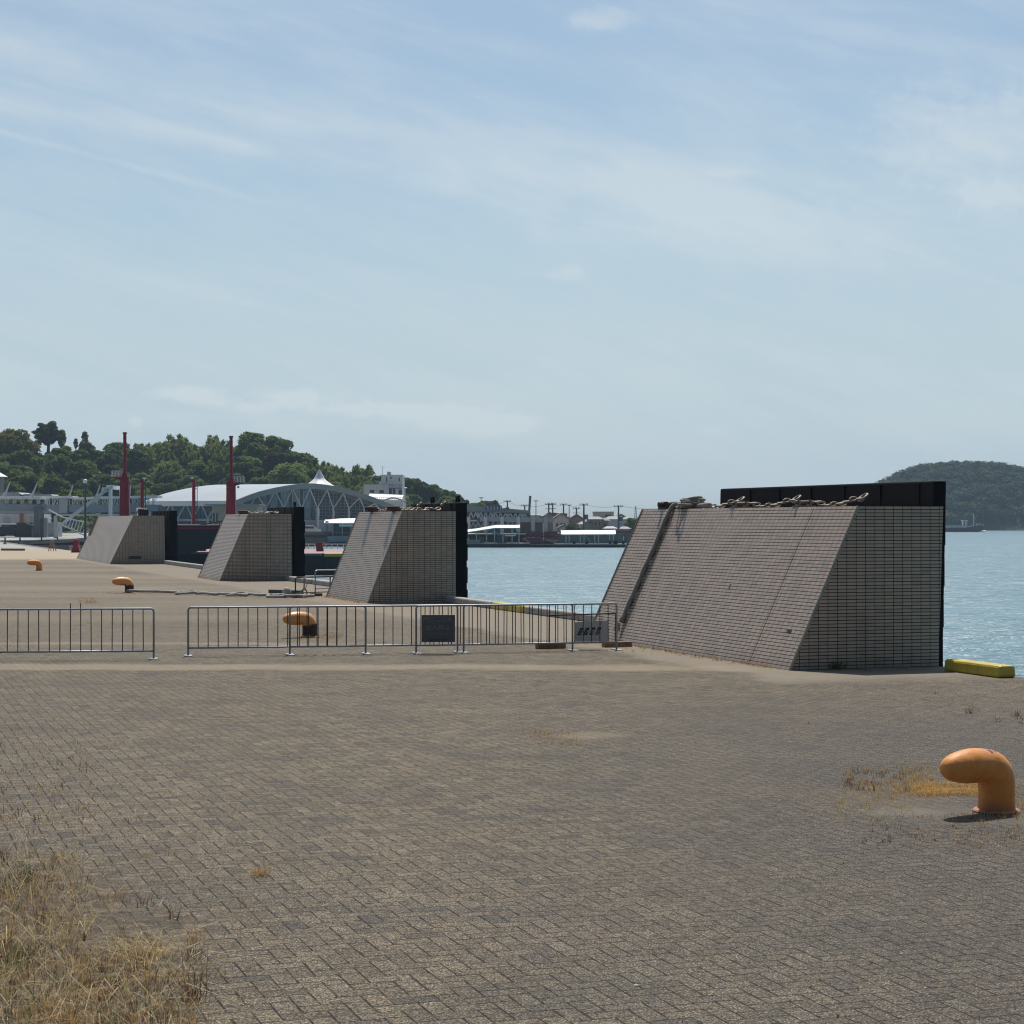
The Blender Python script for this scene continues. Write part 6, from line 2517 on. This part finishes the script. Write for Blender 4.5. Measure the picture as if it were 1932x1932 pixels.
GR = 'trees crowding the wooded hill behind the harbour'
LB = {
    'd': 'dark broadleaf tree crowded among others on the wooded hill',
    'm': 'green broadleaf tree crowded among others on the wooded hill',
    'b': 'feathery pale green bamboo clump on the wooded hill',
    's': 'small bushy green thicket tree on the front slope of the wooded hill',
}
protos = {
    'd1': tree_proto('hill_tree', LB['d'], 'tree', GR, leaf_mesh('crown', dome(1, 3.4, 5.0, 2.2, 9), 2600, .42, 1, M_LEAFD), trunk_mb(4.5, .25, 5, 1), 4),
    'd2': tree_proto('hill_tree', LB['d'], 'tree', GR, leaf_mesh('crown', dome(2, 3.0, 5.6, 1.8, 8), 2600, .40, 2, M_LEAFD), trunk_mb(4.5, .25, 5, 2), 4),
    'm1': tree_proto('hill_tree', LB['m'], 'tree', GR, leaf_mesh('crown', dome(3, 3.3, 4.6, 2.0, 9), 2600, .42, 3, M_LEAFM), trunk_mb(4.2, .25, 5, 3), 4),
    'm2': tree_proto('hill_tree', LB['m'], 'tree', GR, leaf_mesh('crown', dome(4, 2.8, 4.8, 1.6, 7), 2400, .40, 4, M_LEAFM), trunk_mb(4.2, .22, 5, 4), 4),
    'b1': tree_proto('bamboo_clump', LB['b'], 'bamboo', 'bamboo clumps on the wooded hill', leaf_mesh('crown', bamboo(5, 8.2, 9), 3400, .34, 5, M_LEAFB, .1, 1.7, .9, (.2, 1.05)), trunk_mb(6.0, .10, 6, 5), 6),
    'b2': tree_proto('bamboo_clump', LB['b'], 'bamboo', 'bamboo clumps on the wooded hill', leaf_mesh('crown', bamboo(6, 7.6, 8), 3200, .34, 6, M_LEAFB, .1, 1.7, .9, (.2, 1.05)), trunk_mb(6.0, .10, 6, 6), 6),
    's1': tree_proto('thicket_tree', LB['s'], 'tree', GR, leaf_mesh('crown', bamboo(7, 4.6, 8) + dome(7, 2.4, 2.6, .3, 6), 2400, .36, 7, M_LEAFM, .1, 1.5, .6, (.3, 1.05)), trunk_mb(2.8, .12, 5, 7), 3),
}

sky_px = [(-420, 900), (-260, 862), (-120, 838), (-60, 832), (0, 836), (60, 834), (120, 829), (180, 825), (250, 836), (300, 828), (360, 826), (420, 822), (470, 824), (520, 826), (560, 846), (600, 860), (640, 874), (700, 884), (740, 876), (770, 880), (800, 889), (850, 910), (900, 934), (930, 945), (1000, 968), (1080, 984)]
def skyline(x):
    if x <= sky_px[0][0]: return sky_px[0][1]
    for (a, b), (c, e) in zip(sky_px[:-1], sky_px[1:]):
        if a <= x <= c:
            return b + (e - b) * (x - a) / (c - a)
    return 986
YR = 432.0
def hill_z(X, Y):
    xp = 966 + X / YR * F
    zr = max(CAM_H + (HZ - skyline(xp)) * YR / F - 6.3, 0.1)
    Y0 = 330 if xp < 240 else (352 if xp < 300 else 366)
    if xp > 690: Y0 = 382
    t = (Y - Y0) / (YR - Y0)
    if t <= 0: return -0.02
    if t < 1:
        s = t * t * (3 - 2 * t)
        return zr * (0.55 * s + 0.45 * t) - 0.02
    q = (Y - YR) / 80
    return zr * max(1 - q * q, 0) - 0.02
mb = MB()
nx, ny = 90, 44
X0, X1, Y0, Y1 = -210.0, 8.0, 322.0, 520.0
grid = [[(X0 + (X1 - X0) * i / nx, Y0 + (Y1 - Y0) * j / ny) for i in range(nx + 1)] for j in range(ny + 1)]
vs = [(x, y, hill_z(x, y)) for row in grid for x, y in row]
fs = [(j * (nx + 1) + i, j * (nx + 1) + i + 1, (j + 1) * (nx + 1) + i + 1, (j + 1) * (nx + 1) + i) for j in range(ny) for i in range(nx)]
mb.add(vs, fs)
tag(mb.build('hill', M_HILL, smooth=True), kind='structure')

tr = random.Random(11)
count = 0
Y = 338.0
while Y < 447:
    X = -150.0 - (Y - 338) * .2
    step = 6.0 if Y < 425 else 4.6
    while X < 3:
        x, y = X + tr.uniform(-1.8, 1.8), Y + tr.uniform(-2.2, 2.2)
        z = hill_z(x, y)
        xp = 966 + x / y * F
        X += step
        if z < 0.4 or xp < -90 or xp > 955:
            continue
        if y < 372 and xp > 235: continue
        front = y < 405
        r = tr.random()
        if 255 < xp < 440 and y > 395:
            kd = tr.choice(['b1', 'b2', 'b1', 'b2', 'm1'])
        elif 555 < xp < 690 and y > 385:
            kd = tr.choice(['b1', 'b2', 'd1', 'b2', 'm2'])
        elif 60 < xp < 300 and y < 420:
            kd = tr.choice(['s1', 's1', 's1', 'm2', 'd2'])
        elif xp > 690:
            kd = tr.choice(['d1', 'd2', 'm1', 'd1'])
        else:
            kd = tr.choice(['d1', 'd2', 'm1', 'm2', 'd1'])
        sc = tr.uniform(.72, 1.02) * (0.8 if xp > 700 else 1.0)
        if y > 425 and kd[0] in 'dm': sc *= tr.uniform(.6, .92)
        if y > 425 and kd[0] == 'b': sc *= tr.uniform(.72, .98)
        if abs(xp - 90) < 26 and y > 415: sc *= .9
        if abs(xp - 120) < 70 and y > 422: sc *= .85
        plant(*protos[kd], (x, y, z - .3), (sc * tr.uniform(.9, 1.15), sc * tr.uniform(.9, 1.15), sc), tr.uniform(0, 6.28))
        count += 1
    Y += 7.0 if Y < 420 else 5.0
print('HILL TREES', count)


def special(name, label, cat, blobs, n, size, mat, xc, ybase, d, trunk, seed, sc=1.0, **kw):
    p = P(xc, ybase, d)
    root = thing(name, label, cat, p)
    root.scale = (sc,) * 3
    c = bpy.data.objects.new('crown', leaf_mesh('crown', blobs, n, size, seed, mat, **kw))
    COL.objects.link(c)
    c.parent = root
    t = bpy.data.objects.new('trunk', trunk.mesh('trunk', M_BARK))
    COL.objects.link(t)
    t.parent = root
    return root


def umbrella(seed, R, H, n):
    rr = random.Random(seed)
    out = []
    for i in range(n):
        a = rr.uniform(0, 6.28)
        q = R * math.sqrt(rr.uniform(0, 1))
        z = H * (1.0 - .48 * (q / R) ** 2) - rr.uniform(0, H * .22)
        s = R * rr.uniform(.16, .27)
        out.append((q * math.cos(a), q * math.sin(a) * .8, z, s * 1.15, s, s * .62))
    return out


k = K(432)
special('lone_tree', 'lone dark spreading tree with gaps in its crown on the hilltop at the left', 'tree', umbrella(21, 2.75, 5.6, 46) + dome(21, 1.9, 3.6, 1.2, 8), 6500, .24, M_LEAFD, 91, 853, 432, trunk_mb(3.6, .26, 8, 21), 21, 1.25)
special('rounded_tree', 'big rounded tree with olive-yellow tips at the left edge of the hill', 'tree', dome(22, 5.2, 6.4, 1.0, 12), 6500, .36, M_LEAFO, 28, 880, 405, trunk_mb(4.5, .35, 6, 22), 22)
special('shrub_tree', 'bright yellow-green shrub tree rising behind the boarding bridge', 'tree', umbrella(23, 2.4, 2.7, 12) + dome(23, 1.9, 2.0, .4, 7), 2600, .22, M_LEAFY, 131, 956, 300, trunk_mb(1.6, .12, 5, 23), 23)
special('domed_tree', 'large dark tree with a double-domed crown on the hill crest', 'tree', dome(24, 4.2, 6.4, 1.6, 10) + [(b_[0] + 5.0, b_[1], b_[2] - .3, *b_[3:]) for b_ in dome(25, 3.8, 6.0, 1.6, 10)], 7500, .38, M_LEAFD, 478, 886, 422, trunk_mb(5, .4, 7, 24), 24)
special('bright_tree', 'low bright green round tree beside the white tent lantern', 'tree', dome(26, 4.6, 4.6, .6, 12), 5200, .34, M_LEAFM, 547, 927, 385, trunk_mb(3, .3, 6, 26), 26)
special('brownish_tree', 'thin brownish tree on the slope below the double-domed tree', 'tree', dome(27, 3.0, 5.0, 1.0, 9), 2200, .32, M_LEAFR, 520, 905, 398, trunk_mb(4, .2, 8, 27), 27)
special('hedge_tree', 'bushy dark tree behind the blue sign of the berth hall', 'tree', dome(28, 3.0, 3.2, .6, 9), 2600, .32, M_LEAFD, cx1(740), 966, 420, trunk_mb(2.4, .2, 5, 28), 28, .62)
special('hedge_tree', 'two-lobed dark tree left of the blue sign of the berth hall', 'tree', dome(29, 2.6, 2.8, .6, 9) + [(b_[0] - 3.0, b_[1], b_[2] - .4, *b_[3:]) for b_ in dome(30, 1.8, 2.6, .6, 7)], 2600, .30, M_LEAFD, cx1(505), 964, 420, trunk_mb(2.2, .2, 5, 29), 29, .62)
special('garden_tree', 'green garden tree in front of the pale gabled house', 'tree', dome(31, 1.9, 2.8, .5, 8), 1600, .24, M_LEAFM, cx2(660), 1006, 351, trunk_mb(1.8, .12, 5, 31), 31, .5)
special('garden_tree', 'green garden tree in front of the brown house with a dark gable', 'tree', dome(32, 2.2, 2.2, .4, 8), 1600, .24, M_LEAFM, cx2(770), 1006, 351, trunk_mb(1.6, .12, 5, 32), 32, .45)
special('garden_tree', 'dark small tree beside the blue-grey hut at the right end of the town', 'tree', dome(33, 1.5, 2.4, .4, 7), 1200, .22, M_LEAFD, cx2(1800), 1005, 362, trunk_mb(1.6, .1, 5, 33), 33)
for x, y, lab, s_ in ((117, 836, 'small columnar tree standing just right of the lone spreading tree', 1.0), (160, 832, 'small bushy treetop on the hill crest between the lone tree and the red mast', .8), (143, 836, 'tiny treetop on the hill crest right of the columnar tree', .55)):
    special('crest_tree', lab, 'tree', dome(int(x), 1.15, 4.4, .2, 8), 1400, .22, M_LEAFD, x, y + 12, 432, trunk_mb(2.0, .1, 4, int(x)), int(x), s_)

# thicket under the trees
r = np.random.default_rng(5)
n = 52000
xx = r.uniform(-165, 4, n)
yy = r.uniform(336, 450, n)
zz = np.array([hill_z(a, b) for a, b in zip(xx, yy)])
keep = zz > .15
xx, yy, zz = xx[keep], yy[keep], zz[keep]
n = len(xx)
c = np.stack([xx, yy, zz + r.uniform(.1, 1.7, n)], 1)
nr = r.normal(size=(n, 3)) * .7 + np.array([0, -.25, .7])
nr /= np.linalg.norm(nr, axis=1)[:, None]
t = np.cross(nr, r.normal(size=(n, 3)))
t /= np.linalg.norm(t, axis=1)[:, None]
s = np.cross(nr, t)
sz = r.uniform(.3, .75, n)[:, None]
v = np.stack([c - t * sz, c + s * sz * .6, c + t * sz, c - s * sz * .6], 1).reshape(-1, 3)
me = bpy.data.meshes.new('undergrowth')
me.vertices.add(n * 4); me.vertices.foreach_set('co', v.ravel())
me.loops.add(n * 4); me.loops.foreach_set('vertex_index', np.arange(n * 4, dtype=np.int32))
me.polygons.add(n); me.polygons.foreach_set('loop_start', np.arange(0, n * 4, 4, dtype=np.int32))
me.update(); me.validate()
me.materials.append(M_LEAFM)
o = bpy.data.objects.new('undergrowth', me)
COL.objects.link(o)
tag(o, kind='stuff')

# ------------------------------------------------------------------ wooded island
isl_px = [(1460, 990), (1520, 970), (1570, 946), (1590, 938), (1605, 936), (1630, 934), (1655, 930), (1680, 918), (1700, 905), (1730, 894), (1780, 888), (1850, 886), (1890, 891), (1932, 902), (1990, 920), (2060, 936), (2150, 962), (2230, 990)]
YI = 965.0
def isl_sky(x):
    for (a, b), (c_, e) in zip(isl_px[:-1], isl_px[1:]):
        if a <= x <= c_:
            return b + (e - b) * (x - a) / (c_ - a)
    return 992
def isl_z(X, Y):
    xp = 966 + X / YI * F
    zr = CAM_H + (HZ - isl_sky(xp)) * YI / F - SEA
    t = (Y - 884) / (YI - 884)
    if t <= 0 or zr <= 0: return SEA - .5
    if t < 1: return SEA - .3 + zr * (math.sin(t * math.pi / 2) ** .8)
    q = (Y - YI) / 90
    return SEA - .3 + zr * max(1 - q * q, -.1)
mb = MB()
nx, ny = 60, 30
grid = [[(118 + 240 * i / nx, 878 + 184 * j / ny) for i in range(nx + 1)] for j in range(ny + 1)]
mb.add([(x, y, isl_z(x, y)) for row in grid for x, y in row], [(j * (nx + 1) + i, j * (nx + 1) + i + 1, (j + 1) * (nx + 1) + i + 1, (j + 1) * (nx + 1) + i) for j in range(ny) for i in range(nx)])
tag(mb.build('island', M_HILL, smooth=True), kind='structure')
blobs = []
rr = random.Random(3)
for _ in range(1500):
    x, y = rr.uniform(122, 352), rr.uniform(887, 985)
    z = isl_z(x, y)
    if z < SEA + .6: continue
    s_ = rr.uniform(2.4, 5.0)
    blobs.append((x, y, z + s_ * .35, s_, s_, s_ * .75))
me = leaf_mesh('island_forest', blobs, 170000, .85, 9, M_LEAFI, .35, rand=0.3)
o = bpy.data.objects.new('island_forest', me)
COL.objects.link(o)
tag(o, kind='stuff')

# ------------------------------------------------------------------ coaster passing the island
d = 766
k = K(d)
root = thing('cargo_ship', 'dark grey cargo ship with white masts passing the wooded island', 'ship', (P(1800, HZ, d).x, d, SEA))
zw = SEA
def SP(x, y): return P(x, y, d)
prof = [(1700, 1004), (1700, 994), (1782, 996.6), (1812, 996.2), (1822, 993.6), (1856, 991.2), (1852, 999), (1849, 1004.5)]
mb = MB()
v0 = [SP(x, y) for x, y in prof]
n = len(v0)
mid = [Vector((p.x, p.y, p.z)) for p in v0]
near = [p + Vector((0, -4.0, 0)) if prof[i][0] < 1830 else p + Vector((0, -.4, 0)) for i, p in enumerate(v0)]
far_ = [p + Vector((0, 4.0, 0)) if prof[i][0] < 1830 else p + Vector((0, .4, 0)) for i, p in enumerate(v0)]
mb.add(near + far_, [tuple(range(n)), tuple(range(n, 2 * n))[::-1]] + [(i, n + i, n + (i + 1) % n, (i + 1) % n) for i in range(n)])
mb.build('hull', M_HULL, root)
mb = MB()
a, b = SP(1700, 993.5), SP(1812, 996.4)
mb.box((a.x, d - 3, b.z), (b.x, d + 3, b.z + 1.0))
for i in range(9):
    x = 1786 + i * 3.4
    p = SP(x, 995)
    mb.box((p.x - .25, d - 3.2, p.z - .3), (p.x + .25, d - 2.8, p.z + .5 + .4 * (i % 3 == 0)))
mb.build('deck_gear', M_STEELW, root)
for x in (1816.6, 1822.8):
    mb = MB()
    mb.tube([SP(x, 996), SP(x, 982)], .42, 8)
    mb.cbox(SP(x, 982), (1.4, 1.0, .5))
    mb.build('vent_post', M_WHITE, root)
mb = MB()
mb.tube([SP(1837, 994), SP(1837, 969.5)], [.30, .16], 8)
mb.build('foremast', M_WHITE, root)
mb = MB()
a, b = SP(1843, 990.3), SP(1856, 991.8)
mb.box((a.x, d - .6, b.z), (b.x, d + .6, a.z + .1))
mb.cbox(SP(1846, 990), (1.6, 1.2, .9))
mb.build('bow_rail', M_WHITE, root)
mb = MB()
p = SP(1857, 1003.2)
mb.lathe((p.x, d, SEA), [(1.1, 0), (.9, .35), (.3, .6)], 8)
mb.lathe((p.x - 1.6, d - .6, SEA), [(1.0, 0), (.6, .25), (.2, .3)], 8)
tag(mb.build('bow_foam', M_ROOFW), kind='stuff')

# ------------------------------------------------------------------ air
mb = MB()
mb.box((-640, -90, -4.4), (920, 1520, 46))
m = bpy.data.materials.new('haze_air')
m.use_nodes = True
m.node_tree.nodes.clear()
N = NT(m.node_tree)
pv = N.node('ShaderNodeVolumePrincipled')
pv.inputs['Color'].default_value = (0.58, 0.78, 1.0, 1)
pv.inputs['Density'].default_value = HAZE
pv.inputs['Anisotropy'].default_value = 0.0
out = N.node('ShaderNodeOutputMaterial')
N.l.new(pv.outputs[0], out.inputs['Volume'])
o = mb.build('haze', m)
tag(o, kind='stuff')
